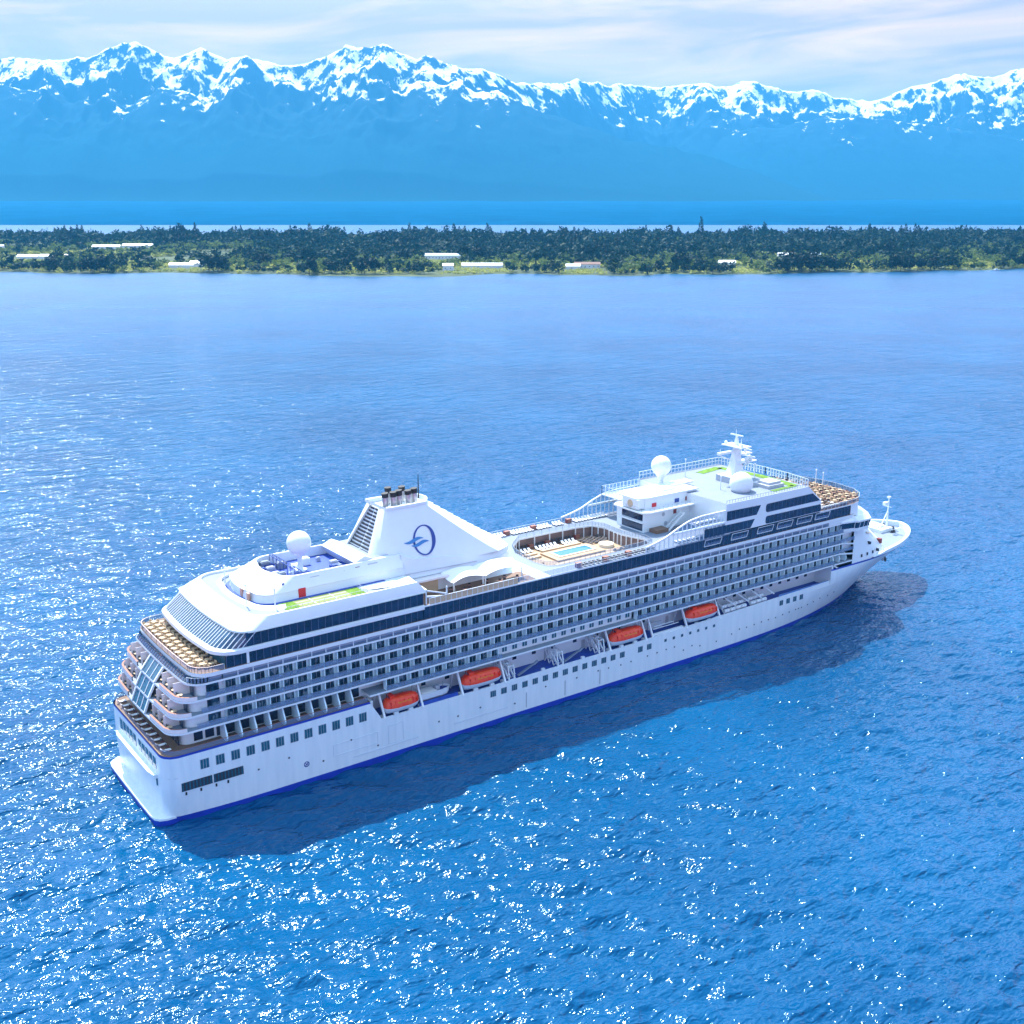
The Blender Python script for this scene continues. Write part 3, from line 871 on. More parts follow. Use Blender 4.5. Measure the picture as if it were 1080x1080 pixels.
for x, z in [(19.7, 6.3), (26, 6.8), (39.5, 6.6), (33.2, 3.9), (45.5, 3.6), (60.2, 4.7), (65, 4.6), (70.8, 5.0), (80, 3.4), (88.6, 5.2), (97.6, 5.0), (104, 5.1), (107.2, 5.0), (111, 4.8), (114.2, 4.9), (119.5, 5.0), (122.6, 5.1), (125.6, 5.2), (128.4, 5.2),
             (131.5, 3.6), (134.4, 4.1), (137.2, 3.4), (143, 3.2), (148.5, 3.9), (151.3, 4.6), (154, 4.5), (156.8, 4.6), (159.6, 4.7), (162.3, 4.7), (165.2, 4.6), (168, 4.8), (170.7, 4.9), (173.4, 5.0), (174.6, 5.0), (176, 5.0), (178.6, 5.2), (181.2, 5.4), (184, 5.8), (188, 5.6), (191, 5.9)]:
    p, rz = hside(x, z)
    put("porthole", PORT, HULL, p, rz)
for x in (200.3, 203.0, 205.7, 208.4):                    # dark openings in the forward side
    p, rz = hside(x, 15.3)
# mooring openings and the round thruster mark
b0 = MB().box(-2.9, 2.9, -0.03, 0.3, -0.85, 0.85, 0)
for k in range(9): b0.box(-2.8 + k * 0.66, -2.55 + k * 0.66, -0.05, 0.0, -0.8, 0.8, 1)
MO = b0.mesh("mooring_opening", [DARK, TEAL])
for x in (7.7, 13.8):
    p, rz = hside(x, 7.2); put("mooring_opening", MO, HULL, p, rz)
put("mooring_opening", MB().box(-0.03, 0.3, -1.1, 1.1, -0.75, 0.75).mesh("mooring_opening", [TEAL]), HULL, (2.35, -11.9, 7.2), R(28))
for x in (5.6, 8.4, 11.3, 13.6):
    p, rz = hside(x, 5.7)
    put("fairlead", MB().box(-0.16, 0.16, -0.06, 0.05, -0.3, 0.3).mesh("fairlead", [BLACK]), HULL, p, rz)
b = MB()
for k in range(20):
    a0, a1 = k / 20 * 6.283, (k + 1) / 20 * 6.283
    b.add([(0.42 * math.cos(a0), 0, 0.42 * math.sin(a0)), (0.42 * math.cos(a1), 0, 0.42 * math.sin(a1)), (0.6 * math.cos(a1), 0, 0.6 * math.sin(a1)), (0.6 * math.cos(a0), 0, 0.6 * math.sin(a0))], [(0, 1, 2, 3)])
for k in range(4): b.bar((0, 0, 0), (0.42 * math.cos(k * 1.57 + .78), 0, 0.42 * math.sin(k * 1.57 + .78)), 0.12)
b.build("thruster_mark", [NAVY], HULL, loc=hside(29.6, 4.3)[0])
# shell doors: thin raised outlines, and rust-dark fender strips
SEAM = mat("seam_paint", (0.52, 0.60, 0.68), 0.5)
def outline(x0, x1, z0, z1, m, nm, w=0.06):
    b = MB()
    y = -HB - 0.03
    for a, c in (((x0, y, z0), (x1, y, z0)), ((x0, y, z1), (x1, y, z1)), ((x0, y, z0), (x0, y, z1)), ((x1, y, z0), (x1, y, z1))): b.bar(a, c, 0.06, w)
    return b.build(nm, [m], HULL)
outline(35.5, 45.5, 4.2, 6.6, SEAM, "shell_door")
outline(48, 51.5, 3.2, 7.2, SEAM, "shell_door")
outline(64, 78, 3.0, 3.2, SEAM, "rubbing_strip")
outline(40, 55, 2.6, 2.8, SEAM, "rubbing_strip")
for x in (83.2, 94.2, 104.6): MB().box(x - 0.12, x + 0.12, -HB - 0.06, -HB, 1.6, 5.2).build("drain_pipe", [GREY], HULL)
# transom windows: a row of ten pale panes
TW = MB().box(-0.06, 0.1, -0.75, 0.75, -1.15, 1.15, 1).mesh("window", [GREY, TEAL])
for k in range(10): put("window", TW, HULL, (XT, -10.4 + 2.05 * k + (1.0 if k > 4 else 0), 10.9))
# anchor in its pocket at the bow
p, rz = hside(219, 9.5)
b = MB().box(-1.1, 1.1, -0.05, 0.3, -0.9, 0.9, 0).bar((0, -0.3, 0.9), (0, -0.5, -1.0), 0.3, mi=1).bar((-1.0, -0.5, -0.5), (0, -0.6, -1.1), 0.3, mi=1).bar((1.0, -0.5, -0.5), (0, -0.6, -1.1), 0.3, mi=1)
b.build("anchor", [GREY, DARK], HULL, loc=p, rz=rz)

# ------------------------------------------------------------------ superstructure
ZD = {6: 14.8, 7: 17.64, 8: 20.48, 9: 23.32, 10: 26.27}
AFT = {7: 2.9, 8: 3.9, 9: 5.2, 10: 7.2}
def plan(xa, xf, hw, r=3.0, bow=0.35, n=8, front=None):
    """deck outline: starboard front -> aft corner -> bowed aft edge -> port front"""
    pts = [(xf, -hw)]
    for k in range(n + 1):
        t = math.pi / 2 * k / n
        pts.append((xa + bow + r - r * math.sin(t), -hw + r - r * math.cos(t)))
    for k in range(1, 4):
        y = (-hw + r) * (1 - k / 4)
        pts.append((xa + bow * (y / (hw - r)) ** 2, y))
    pts.append((xa, 0))
    return pts + [(x, -y) for x, y in reversed(pts[:-1])]
BALC = mat("balcony_floor", (0.22, 0.27, 0.33), 0.6)
for d in (7, 8, 9, 10):
    xf = {7: 189.5, 8: 190.6, 9: 195.5, 10: 195.5}[d]
    b = MB().prism(plan(AFT[d], xf, HB, r=3.4), ZD[d] - 0.19, ZD[d] + 0.19, mi=0, mtop=1)
    if d < 9:                                            # end of the deck slopes down into the side forward
        b.loft([[(xf, y, ZD[d] + s) for y in (-HB, -HB + 0.3)] + [(195.6, y, ZD[d] + s - 0.9) for y in (-HB + 0.3, -HB)] for s in (-0.19, 0.19)], close=True, cap0=True, cap1=True)
    b.build("balcony_deck", [WHITE, BALC if d < 10 else PALEDECK], SHIP)
b = MB().prism([(44, -HB), (187.5, -HB), (195.6, -HB), (195.6, HB), (44, HB)], ZD[6] - 0.19, ZD[6] + 0.19, mi=0, mtop=1)
b.loft([[(187.2, -HB, ZD[6] + s), (187.2, -HB + 0.3, ZD[6] + s), (189.5, -HB + 0.3, ZD[6] + s - 1.2), (189.5, -HB, ZD[6] + s - 1.2)] for s in (-0.19, 0.19)], close=True)
b.build("balcony_deck", [WHITE, BALC], SHIP)

# cabin wall behind the balconies, a level at a time
b = MB()
WALLY = 14.75
for d, z0, z1 in ((6, 13.5, 17.5), (7, 17.6, 20.4), (8, 20.4, 23.2), (9, 23.2, 26.2), (10, 26.2, 28.0)):
    xa = {6: 6.3, 7: 6.6, 8: 7.6, 9: 9.0, 10: 8.4}[d]
    hw = 12.4 if d == 6 else WALLY
    b.prism(plan(xa, 196, hw, r=2.0, bow=0.2), z0, z1)
b.build("cabin_wall", [WHITE], SHIP)
b = MB().prism([(44.8, -10.4), (188.4, -10.4), (188.4, 10.4), (44.8, 10.4)], 8.8, 14.7)
b.prism([(76.6, -14.3), (115.6, -14.3), (115.6, -12), (76.6, -12)], 15.0, 17.45)
ww = hbw(187.2, 9.3) - 0.1
b.prism([(186.9, -ww), (187.5, -ww), (187.5, -10), (186.9, -10)], 8.8, 11).prism([(186.9, -hbw(187, 11.5) + 0.08), (187.5, -hbw(187, 11.5) + 0.08), (187.5, -10), (186.9, -10)], 11, 14.6).box(186.9, 187.5, 10, 14.6, 8.8, 14.6)
b.box(44.4, 45.0, -15.5, -10, 8.8, 13.4).box(44.4, 45.0, 10, 15.5, 8.8, 13.4)
BW = b.build("boat_deck_wall", [WHITE], SHIP)
DW = MB().box(-0.62, 0.62, -0.04, 0.05, -0.8, 0.8, 0).box(-0.05, 0.05, -0.06, 0.0, -0.8, 0.8, 1).mesh("window", [TEAL, WHITE])
for k in range(14): put("window", DW, BW, (78.5 + 2.75 * k, -14.32, 16.35))
SW = MB().box(-0.55, 0.55, -0.04, 0.05, -0.55, 0.55, 0).mesh("window", [GLASS])
for x in (60, 66, 79, 84, 89.5, 95, 101.5, 108, 115, 123, 148, 151.5, 155, 158.5, 162, 165.5, 169, 172.5, 176, 179.5, 183): put("window", SW, BW, (x, -10.42, 11.5))
DR = MB().box(-0.5, 0.5, -0.04, 0.05, -1.05, 1.05, 0).mesh("door", [GREY])
for x in (54.5, 82, 93, 104, 120.5, 131): put("door", DR, BW, (x, -10.42, 9.95))

# balconies. one bay: divider wall, door, window panel, railing
BAY, BH = 2.87, 2.6
def bay_mesh(curved=False):
    b = MB()
    if not curved: b.box(-0.05, 0.05, 0.28, 1.35, 0, BH - 0.1, 0)
    b.box(0.0, 0.95, 1.28, 1.36, 0, BH - 0.1, 1)
    b.box(BAY - 0.4, BAY - 0.06, 1.28, 1.36, 0, BH - 0.1, 0).box(0.0, BAY - 0.06, 1.30, 1.34, 2.2, BH - 0.1, 0)
    if not curved: b.box(-0.07, 0.07, 0.10, 0.3, 0, BH - 0.1, 0)
    return b
DIVID = mat("balcony_divider", (0.66, 0.84, 0.88), 0.45)
CURT = mat("curtained_pane", (0.05, 0.12, 0.18), 0.15, vary=0.7, vscale=0.7)
BAYM = bay_mesh().mesh("balcony", [DIVID, CURT])
def door_glass():
    m = mat("balcony_glass", (0.010, 0.026, 0.05), 0.07, spec=0.8)
    t = m.node_tree; p = t.nodes['Principled BSDF']
    g = t.nodes.new('ShaderNodeNewGeometry'); mpn = t.nodes.new('ShaderNodeMapping'); mpn.inputs['Scale'].default_value = (0.75, 0.2, 0.45)
    n = t.nodes.new('ShaderNodeTexNoise'); n.inputs['Scale'].default_value = 1.0; n.inputs['Detail'].default_value = 2
    r = t.nodes.new('ShaderNodeValToRGB'); r.color_ramp.interpolation = 'CONSTANT'
    r.color_ramp.elements[0].color = (0.008, 0.02, 0.04, 1); r.color_ramp.elements[1].position = 0.5; r.color_ramp.elements[1].color = (0.02, 0.06, 0.10, 1)
    e = r.color_ramp.elements.new(0.6); e.color = (0.16, 0.22, 0.27, 1)
    t.links.new(g.outputs['Position'], mpn.inputs[0]); t.links.new(mpn.outputs[0], n.inputs['Vector']); t.links.new(n.outputs['Fac'], r.inputs[0]); t.links.new(r.outputs[0], p.inputs['Base Color'])
    return m
DOORG = door_glass()
DOORM = MB().box(0.95, BAY - 0.4, 1.27, 1.33, 0, 2.2, 0).box(1.62, 1.68, 1.25, 1.31, 0, 2.2, 1).mesh("balcony_door", [DOORG, GREY])
def rail_mesh():
    b = MB().box(0.0, BAY, 0.05, 0.08, 0.12, 1.0, 0).box(0, BAY, 0.02, 0.10, 1.0, 1.07, 1)
    for k in (0, 0.5): b.box(BAY * k - 0.03, BAY * k + 0.03, 0.03, 0.11, 0, 1.0, 1)
    return b
RAILM = rail_mesh().mesh("glass_railing", [RAILG, STEEL])
bays = []
for d in (9, 8, 7):
    for k in range(62): bays.append((d, 14.4 + BAY * k))
for k in range(10): bays.append((6, 48.0 + BAY * k))
for k in range(25): bays.append((6, 115.9 + BAY * k))
bays.sort(key=lambda t: (t[1] - CAM[0]) ** 2 + (ZD[t[0]] - CAM[2]) ** 2)
rest = {"balcony": MB()}
def trs(dst, src, loc, off):
    dst.add([(x + loc[0], y + loc[1], z + loc[2]) for x, y, z in src.v], [], 0)
    n = len(dst.v) - len(src.v)
    for f, m in zip(src.f, src.m):
        dst.f.append(tuple(n + i for i in f)); dst.m.append(m + off)
bsrc = bay_mesh()
dsrc = MB().box(0.95, BAY - 0.4, 1.27, 1.33, 0, 2.2, 0).box(1.62, 1.68, 1.25, 1.31, 0, 2.2, 1)
rsrc = rail_mesh()
stuffb = MB()
for i, (d, x) in enumerate(bays):
    loc = (x, -HB, ZD[d] + 0.19)
    if i < 100:
        o = put("balcony", BAYM, SHIP, loc)
        put("balcony_door", DOORM, o); put("glass_railing", RAILM, o)
    else:
        trs(stuffb, bsrc, loc, 0); trs(stuffb, dsrc, loc, 2); trs(stuffb, rsrc, loc, 4)
# after corner suites and the fore end
for d in (7, 8, 9):
    for x0, x1 in ((8.6 + (d - 7) * 1.0, 14.3), (192.4, 195.6)):
        loc = (0, -HB, ZD[d] + 0.19)
        stuffb.box(x0, x1, -HB + 0.05, -HB + 0.08, ZD[d] + 0.3, ZD[d] + 1.2, 4)
        stuffb.box(x0, x1, -HB + 0.02, -HB + 0.1, ZD[d] + 1.2, ZD[d] + 1.27, 5)
    stuffb.box(11.2, 13.6, -WALLY - 0.06, -WALLY + 0.1, ZD[d] + 0.25, ZD[d] + 2.4, 2)
    stuffb.box(14.35, 14.5, -HB + 0.1, -WALLY, ZD[d] + 0.2, ZD[d] + 2.6, 0)
o = stuffb.build("further_balconies", [DIVID, CURT, DOORG, GREY, RAILG, STEEL], SHIP)
o['kind'] = 'stuff'

# deep promenade partitions with round outer edges, aft and forward
def part_mesh(h, depth):
    pts = [(depth, 0), (0.55, 0), (0.22, 0.35), (0.12, 0.9), (0.3, 1.6), (0.75, 2.3), (1.5, h - 0.1), (1.6, h), (depth, h)]
    b = MB()
    v = [(-0.14, y, z) for y, z in pts] + [(0.14, y, z) for y, z in pts]
    n = len(pts)
    b.add(v, [tuple(range(n)), tuple(range(2 * n - 1, n - 1, -1))] + [(k, n + k, n + (k + 1) % n, (k + 1) % n) for k in range(n)])
    return b
PM = part_mesh(3.9, 3.9).mesh("partition", [DIVID])
for k in range(10): put("partition", PM, SHIP, (14.2 + 2.92 * k, -HB + 0.2, 13.5))
PM2 = part_mesh(2.65, 2.0).mesh("partition", [DIVID])
for k in range(3): put("partition", PM2, SHIP, (187.6 + 2.7 * k, -HB + 0.15, ZD[6] + 0.19))
MB().box(13.4, 43.5, -12.47, -12.3, 13.7, 16.6).build("window_band", [GLASS], SHIP)
b = MB()
pl = plan(2.3, 43.6, 15.75, r=3.0)
pl = [p for p in pl]
b.loft([[(x, y, z) for x, y in pl] for z in (13.6, 14.55)], 0)
b.loft([[(x, y, z) for x, y in plan(2.25, 43.6, 15.8, r=3.0)] + [] for z in (14.55, 14.66)], 1)
b.build("promenade_railing", [RAILG, REDTEAK], SHIP)
for x in (9.0, 11.2): MB().box(x, x + 1.7, -12.46, -12.3, 13.9, 16.2).build("window", [GLASS], SHIP)

# after end balconies
STERNW = mat("blush_white_paint", (0.78, 0.72, 0.71), 0.5, vary=0.08, vscale=0.8)
for d in (7, 8, 9):
    xa = AFT[d]
    p1 = plan(xa + 0.06, 11, HB - 0.06, r=3.4)
    p0 = plan(xa + 0.28, 11, HB - 0.28, r=3.2)
    b = MB()
    half = len(p1) // 2
    idx = [i for i, (x, y) in enumerate(p1) if x < 8.5 + (d - 7) and (y < -3.7 or y > 3.7)]
    for grp in ([i for i in idx if p1[i][1] < 0], [i for i in idx if p1[i][1] > 0]):
        b = MB()
        b.loft([[(p1[i][0], p1[i][1], ZD[d] + s) for i in grp] for s in (0.19, 0.95)] + [[(p0[i][0], p0[i][1], ZD[d] + s) for i in grp] for s in (0.95, 0.19)], 0)
        b.loft([[(p1[i][0] - 0.05, p1[i][1], ZD[d] + 0.96) for i in grp], [(p0[i][0] + 0.12, p0[i][1], ZD[d] + 0.96) for i in grp]], 1)
        b.build("stern_parapet", [STERNW, REDTEAK], SHIP)
    top = ZD[d + 1]
    xn = AFT[d + 1]
    b = MB()                                             # glazed column in the middle of the stern
    b.add([(xa + 0.15, -3.5, ZD[d] + 0.2), (xa + 0.15, 3.5, ZD[d] + 0.2), (xn + 0.15, 3.5, top - 0.2), (xn + 0.15, -3.5, top - 0.2)], [(0, 1, 2, 3)], 0)
    for y in (-3.6, -1.2, 1.2, 3.6): b.bar((xa + 0.1, y, ZD[d] + 0.2), (xn + 0.1, y, top - 0.2), 0.16 if abs(y) < 3 else 0.4, mi=1)
    b.build("stern_window", [TEAL, WHITE], SHIP)
    for y in (-12, -9, -6, 6, 9, 12):
        MB().box(xa + 0.9, {7: 6.7, 8: 7.7, 9: 9.1}[d], y - 0.05, y + 0.05, ZD[d] + 0.19, top - 0.2).build("stern_divider", [STERNW], SHIP)
        MB().box({7: 6.5, 8: 7.5, 9: 8.9}[d], {7: 6.6, 8: 7.62, 9: 9.02}[d], y - 2.2, y - 0.6, ZD[d] + 0.3, ZD[d] + 2.3).build("stern_door", [GLASS], SHIP)
for y in (-11, -8.2, -5.4, -2.6, 2.6, 5.4, 8.2, 11): MB().box(6.15, 6.3, y - 1.0, y + 1.0, 13.7, 16.2).build("stern_door", [GLASS], SHIP)
# ------------------------------------------------------------------ upper works
ROOFZ = 36.4
TOPZ = 31.25
# deck 10 strip: railing with posts in front of dark windows, then the broad rim of deck 11
b = MB()
def rail(b, pts, z0, h, step=1.6, mg=0, mp=1, post=0.05, top=0.06, close=False, mid=False):
    pts = [Vector((x, y, 0)) for x, y in pts]
    zf = z0 if callable(z0) else (lambda x, y: z0)
    for p, q in zip(pts, pts[1:]):
        L = (q - p).length
        n = max(1, int(round(L / step)))
        za, zb = zf(p.x, p.y), zf(q.x, q.y)
        if mg is not None: b.add([(p.x, p.y, za + 0.1), (q.x, q.y, zb + 0.1), (q.x, q.y, zb + h), (p.x, p.y, za + h)], [(0, 1, 2, 3)], mg)
        b.bar((p.x, p.y, za + h), (q.x, q.y, zb + h), top, mi=mp)
        if mid: b.bar((p.x, p.y, za + h / 2), (q.x, q.y, zb + h / 2), top * 0.8, mi=mp)
        for k in range(n + 1):
            c = p.lerp(q, k / n); zc = za + (zb - za) * k / n
            b.bar((c.x, c.y, zc), (c.x, c.y, zc + h), post, mi=mp)
p10 = [p for p in plan(7.5, 184.5, 15.95, r=3.3)]
n10 = len(p10)
rail(b, [(184.5, -15.95), (14, -15.95)] + p10[1:8], 26.46, 1.02, 3.0, post=0.14)
b.build("deck_railing", [RAILG, WHITE], SHIP)
b = MB()
b.loft([[(x, y, z) for x, y in plan(7.9, 184, 14.5, r=2.4, bow=0.2)] for z in (26.4, 27.6)])
b.build("window_band", [GLASS], SHIP)
b = MB()
lo, hi = plan(7.35, 20, 15.9, r=3.3), plan(8.35, 20, 15.9, r=3.3)
idx = [i for i, (x, y) in enumerate(lo) if x < 14]
b.loft([[(lo[i][0], lo[i][1], 26.46) for i in idx], [(hi[i][0], hi[i][1], 27.6) for i in idx]], 0)
for y in np.linspace(-12.4, 12.4, 24):
    xo = 0.35 * (y / 12.6) ** 2
    b.bar((7.3 + xo, y, 26.46), (8.3 + xo, y, 27.55), 0.14, mi=1)
b.build("stern_window", [GLASS, PANE], SHIP)
b = MB().box(184.2, 195.8, -15.98, 15.98, 26.4, 27.6)
b.build("side_panel", [WHITE], SHIP)
rimp = plan(8.3, 193.5, 16.2, r=3.6)
rimp = [(196.5, -15.2)] + rimp + [(196.5, 15.2)]
b = MB().prism(rimp, 27.5, 28.25, mi=0, mtop=1)
b.build("terrace_deck", [WHITE, TEAK], SHIP)
b = MB()
tp = [(x, y) for x, y in plan(8.5, 14.5, 15.95, r=3.4)]
rail(b, tp, 28.25, 1.05, 1.6)
b.loft([[(x, y, 29.32) for x, y in plan(8.42, 14.5, 16.02, r=3.4)], [(x, y, 29.32) for x, y in plan(8.62, 14.5, 15.85, r=3.4)]], 2)
b.build("deck_railing", [RAILG, WHITE, REDTEAK], SHIP)

# band of dark windows on deck 11/12, both sides
def side_glass(name, x0, x1, z0, z1, step, m=None, y=15.85, parent=SHIP, mull=0.07, ml=None):
    for s in (-1, 1):
        b = MB()
        b.box(x0, x1, min(s * y, s * (y - 0.5)), max(s * y, s * (y - 0.5)), z0, z1, 0)
        n = int(round((x1 - x0) / step))
        for k in range(n + 1):
            x = x0 + (x1 - x0) * k / n
            yy = s * (y + 0.03)
            b.box(x - mull / 2, x + mull / 2, min(yy, yy - 0.05), max(yy, yy - 0.05), z0, z1, 1)
        b.build(name, [m or GLASS, ml or GREY], parent)
SLATE = mat("slate_mullion", (0.10, 0.14, 0.24), 0.4)
side_glass("window_band", 15, 57.2, 28.25, 30.5, 1.45, ml=SLATE)
side_glass("window_band", 57.2, 193.2, 28.25, 30.95, 1.45, ml=SLATE)
for y_ in (-15.89, 15.89): MB().box(18.9, 19.4, y_ - 0.09, y_ + 0.09, 28.25, 30.5).build("pillar", [WHITE], SHIP)
b = MB().prism(plan(14.2, 57, 15.2, r=2.5, bow=0.6), 28.25, 30.5, caps=(False, False))
b.build("window_band", [TEAL], SHIP)
# broad white slab and slanted glass of the after lounge
b = MB().prism(plan(12.2, 57.3, 16.15, r=5.0, bow=0.6), 30.5, 31.2, caps=(True, False))
b.loft([[(x, y, 31.2) for x, y in plan(12.2, 57.3, 16.15, r=5.0, bow=0.6)], [(x, y, 31.5) for x, y in plan(12.8, 57.3, 15.8, r=4.8, bow=0.6)]])
b.prism(plan(12.8, 57.3, 15.8, r=4.8, bow=0.6), 31.3, 31.5, caps=(False, True))
b.build("lounge_deck", [WHITE], SHIP, smooth=True)
g0 = plan(13.1, 57.2, 15.8, r=4.6, bow=0.6, n=14)
g1 = plan(16.9, 57.2, 15.85, r=3.8, bow=0.5, n=14)
b = MB().loft([[(x, y, 31.5) for x, y in g0], [(x, y, 34.2) for x, y in g1]], 0)
b.build("lounge_glass", [mat("blue_glass", (0.014, 0.06, 0.13), 0.07, spec=0.7, vary=0.4, vscale=0.8)], SHIP)
def along(poly, t):
    L = [math.dist(poly[i], poly[i + 1]) for i in range(len(poly) - 1)]
    d = t * sum(L)
    for i, l in enumerate(L):
        if d <= l or i == len(L) - 1:
            k = d / l
            return (poly[i][0] + (poly[i + 1][0] - poly[i][0]) * k, poly[i][1] + (poly[i + 1][1] - poly[i][1]) * k)
        d -= l
b = MB()
a0, a1 = g0[1:-1], g1[1:-1]
for k in range(38):
    p, q = along(a0, k / 37), along(a1, k / 37)
    b.bar((p[0] - 0.04, p[1] * 1.003, 31.5), (q[0] - 0.04, q[1] * 1.003, 34.2), 0.13)
b.build("mullion", [WHITE], SHIP)
side_glass("window_band", 19.0, 57.1, 31.5, 34.15, 1.45, y=15.88, ml=SLATE)
# eaves and roof of the after lounge
e0 = plan(16.4, 57.6, 16.2, r=4.0, bow=0.6, n=10)
e1 = plan(20.2, 56.2, 15.4, r=4.0, bow=0.6, n=10)
e2 = plan(20.7, 56.2, 15.0, r=3.8, bow=0.6, n=10)
b = MB().loft([[(x, y, 34.12) for x, y in e0], [(x, y, 34.45) for x, y in e0], [(x, y, ROOFZ) for x, y in e1], [(x, y, ROOFZ) for x, y in e2], [(x, y, 35.9) for x, y in e2]], 0)
b.prism([(x, y) for x, y in e0], 34.05, 34.12)
b.build("eaves", [WHITE], SHIP, smooth=True, angle=25)
b = MB().prism(e2, 35.7, 35.95)
b.build("roof", [PALEDECK], SHIP)
c0, c1, c2 = plan(22.3, 50, 13.0, r=5.5, bow=0.9), plan(22.9, 50, 12.1, r=5, bow=0.9), plan(23.1, 50, 11.9, r=5, bow=0.9)
keep = lambda p: [(x, y) for x, y in p][1:-1]
b = MB().loft([[(x, y, 35.95) for x, y in keep(c0)], [(x, y, 36.55) for x, y in keep(c1)], [(x, y, 36.55) for x, y in keep(c2)], [(x, y, 36.0) for x, y in keep(c2)]], 0)
b.build("curb", [WHITE], SHIP, smooth=True)
b = MB().prism(plan(23.1, 52, 9.8, r=5, bow=0.9), 35.9, 36.03)
b.build("blue_walkway", [DECKBLUE], SHIP)
b = MB().box(28.2, 45.2, -13.9, -9.9, 35.95, 36.05, 1).box(28.2, 31.2, -13.9, -9.9, 36.05, 36.06, 0).box(42.4, 45.2, -13.9, -9.9, 36.05, 36.06, 0)
for y in (-12.6, -11.2): b.box(31.4, 42.2, y - 0.06, y + 0.06, 36.05, 36.07, 2)
for x in (34.5, 39): b.box(x - 0.06, x + 0.06, -13.7, -10, 36.05, 36.07, 2)
rail(b, [(28, -14.05), (45.4, -14.05), (45.4, -9.9)], 35.95, 0.75, 1.2, mg=None, mp=3)
b.build("putting_green", [TURF, TURF2, WHITE, GREY], SHIP)
b = MB()
b.add([(45, -9.2, 35.97), (57, -9.2, 35.97), (56.2, -15.2, 35.97), (50, -15.0, 35.97), (46.5, -12, 35.97)], [(0, 1, 2, 3, 4)])
b.loft([[(46.5, -12.4, 35.98), (50, -14.6, 36.42), (56.0, -15.0, 36.45)], [(46.3, -11.8, 35.98), (51, -13.2, 36.6), (56.0, -12.2, 36.85)], [(46.6, -11.2, 35.98), (52, -12.0, 36.0), (56.0, -10.6, 36.0)]])
b.build("swoop", [WHITE], SHIP, smooth=True)

# ------------------------------------------------------------------ casing and funnel
cz = 40.3
def cas(xa, hw, xf, bow): return plan(xa, xf, hw, r=3.6, bow=bow, n=8)
rA, rB, rC = cas(24.2, 9.0, 57, 0.8), cas(24.6, 8.8, 57, 0.8), cas(29.2, 7.9, 57, 0.8)
rD, rE = cas(29.6, 7.5, 57, 0.8), cas(29.8, 7.4, 57, 0.8)
b = MB().loft([[(x, y, 35.9) for x, y in rA], [(x, y, 37.7) for x, y in rB], [(x - 0.35, y * 1.02, 37.75) for x, y in rB], [(x, y, cz) for x, y in rC], [(x, y, cz) for x, y in rD], [(x, y, 38.3) for x, y in rE]])
b.box(48.5, 57, -7.45, 7.45, 38.2, 40.45)
b.add([(46.3, -7.4, 40.3), (46.3, 7.4, 40.3), (48.7, 7.4, 41.3), (48.7, -7.4, 41.3), (50.5, -7.4, 40.46), (50.5, 7.4, 40.46), (47.5, -7.4, 38.3), (47.5, 7.4, 38.3)], [(0, 3, 2, 1), (3, 4, 5, 2), (0, 1, 7, 6), (0, 6, 4, 3), (1, 2, 5, 7)])
CASING = b.build("casing", [WHITE], SHIP, smooth=True, angle=25)
MB().box(29.4, 48.5, -7.35, 7.35, 38.1, 38.3).build("equipment_floor", [DECKBLUE], CASING)
MB().box(48.6, 56.9, -7.2, 7.2, 40.45, 40.52).build("casing_roof", [PALEDECK], CASING)
rng = random.Random(5)
for k in range(26):
    x, y = rng.uniform(30.5, 46), rng.uniform(-6.3, 6.3)
    if abs(x - 38) < 2.4 and abs(y) < 2.4: continue
    h = rng.uniform(0.5, 1.7); w_ = rng.uniform(0.4, 1.1)
    q = MB().box(x - w_, x + w_, y - w_ * 0.7, y + w_ * 0.7, 38.3, 38.3 + h)
    q.box(x - w_ * 0.8, x + w_ * 0.8, y - w_ * 0.5, y + w_ * 0.5, 38.3 + h, 38.45 + h)
    q.build("vent_unit", [rng.choice([WHITE, GREY, PALEDECK, NAVY])], CASING)
b = MB()
for x in (34.2, 35.0):
    b.bar((x, -6.8, 40.6), (x, 6.8, 40.6), 0.12)
    for y in np.linspace(-6.8, 6.8, 9): b.bar((x, y, 38.3), (x, y, 40.6), 0.09)
for y in np.linspace(-6.8, 6.8, 9): b.bar((34.2, y, 40.6), (35.0, y, 40.6), 0.08)
rail(b, [(30.4, -6.2), (33.9, -6.9)], 38.3, 1.6, 1.0, mg=None, mp=0)
b.build("rail_frame", [NAVY], CASING)
for y in (-4.6, -1.6): MB().box(24.3, 24.75, y - 0.5, y + 0.5, 36.05, 37.6).build("door", [mat("tan_door", (0.55, 0.3, 0.2), 0.5)], CASING)
MB().box(33.1, 34.6, -9.05, -8.8, 36.1, 37.9).build("door", [RED], CASING)
def ylean(z): return 9.0 - (z - 35.9) / (cz - 35.9) * 1.1
for x, z, w_, h_, m in ((37, 39.3, 2.0, 0.5, GREY), (46.5, 39.4, 1.0, 0.45, TEAK), (50, 39.5, 2.2, 0.5, GREY), (43.5, 39.2, 0.3, 0.4, DARK), (41, 39, 0.3, 0.4, DARK), (53, 38.9, 0.3, 0.4, DARK), (30.3, 39.2, 0.4, 0.4, NAVY)):
    yy = -ylean(z)
    MB().box(x - w_ / 2, x + w_ / 2, yy - 0.12, yy + 0.1, z - h_ / 2, z + h_ / 2).build("vent_grille", [m], CASING)
b = MB().bar((34, -ylean(38) - 0.05, 38.0), (56, -ylean(38) - 0.05, 38.0), 0.12)
b.build("pipe_run", [GREY], CASING)
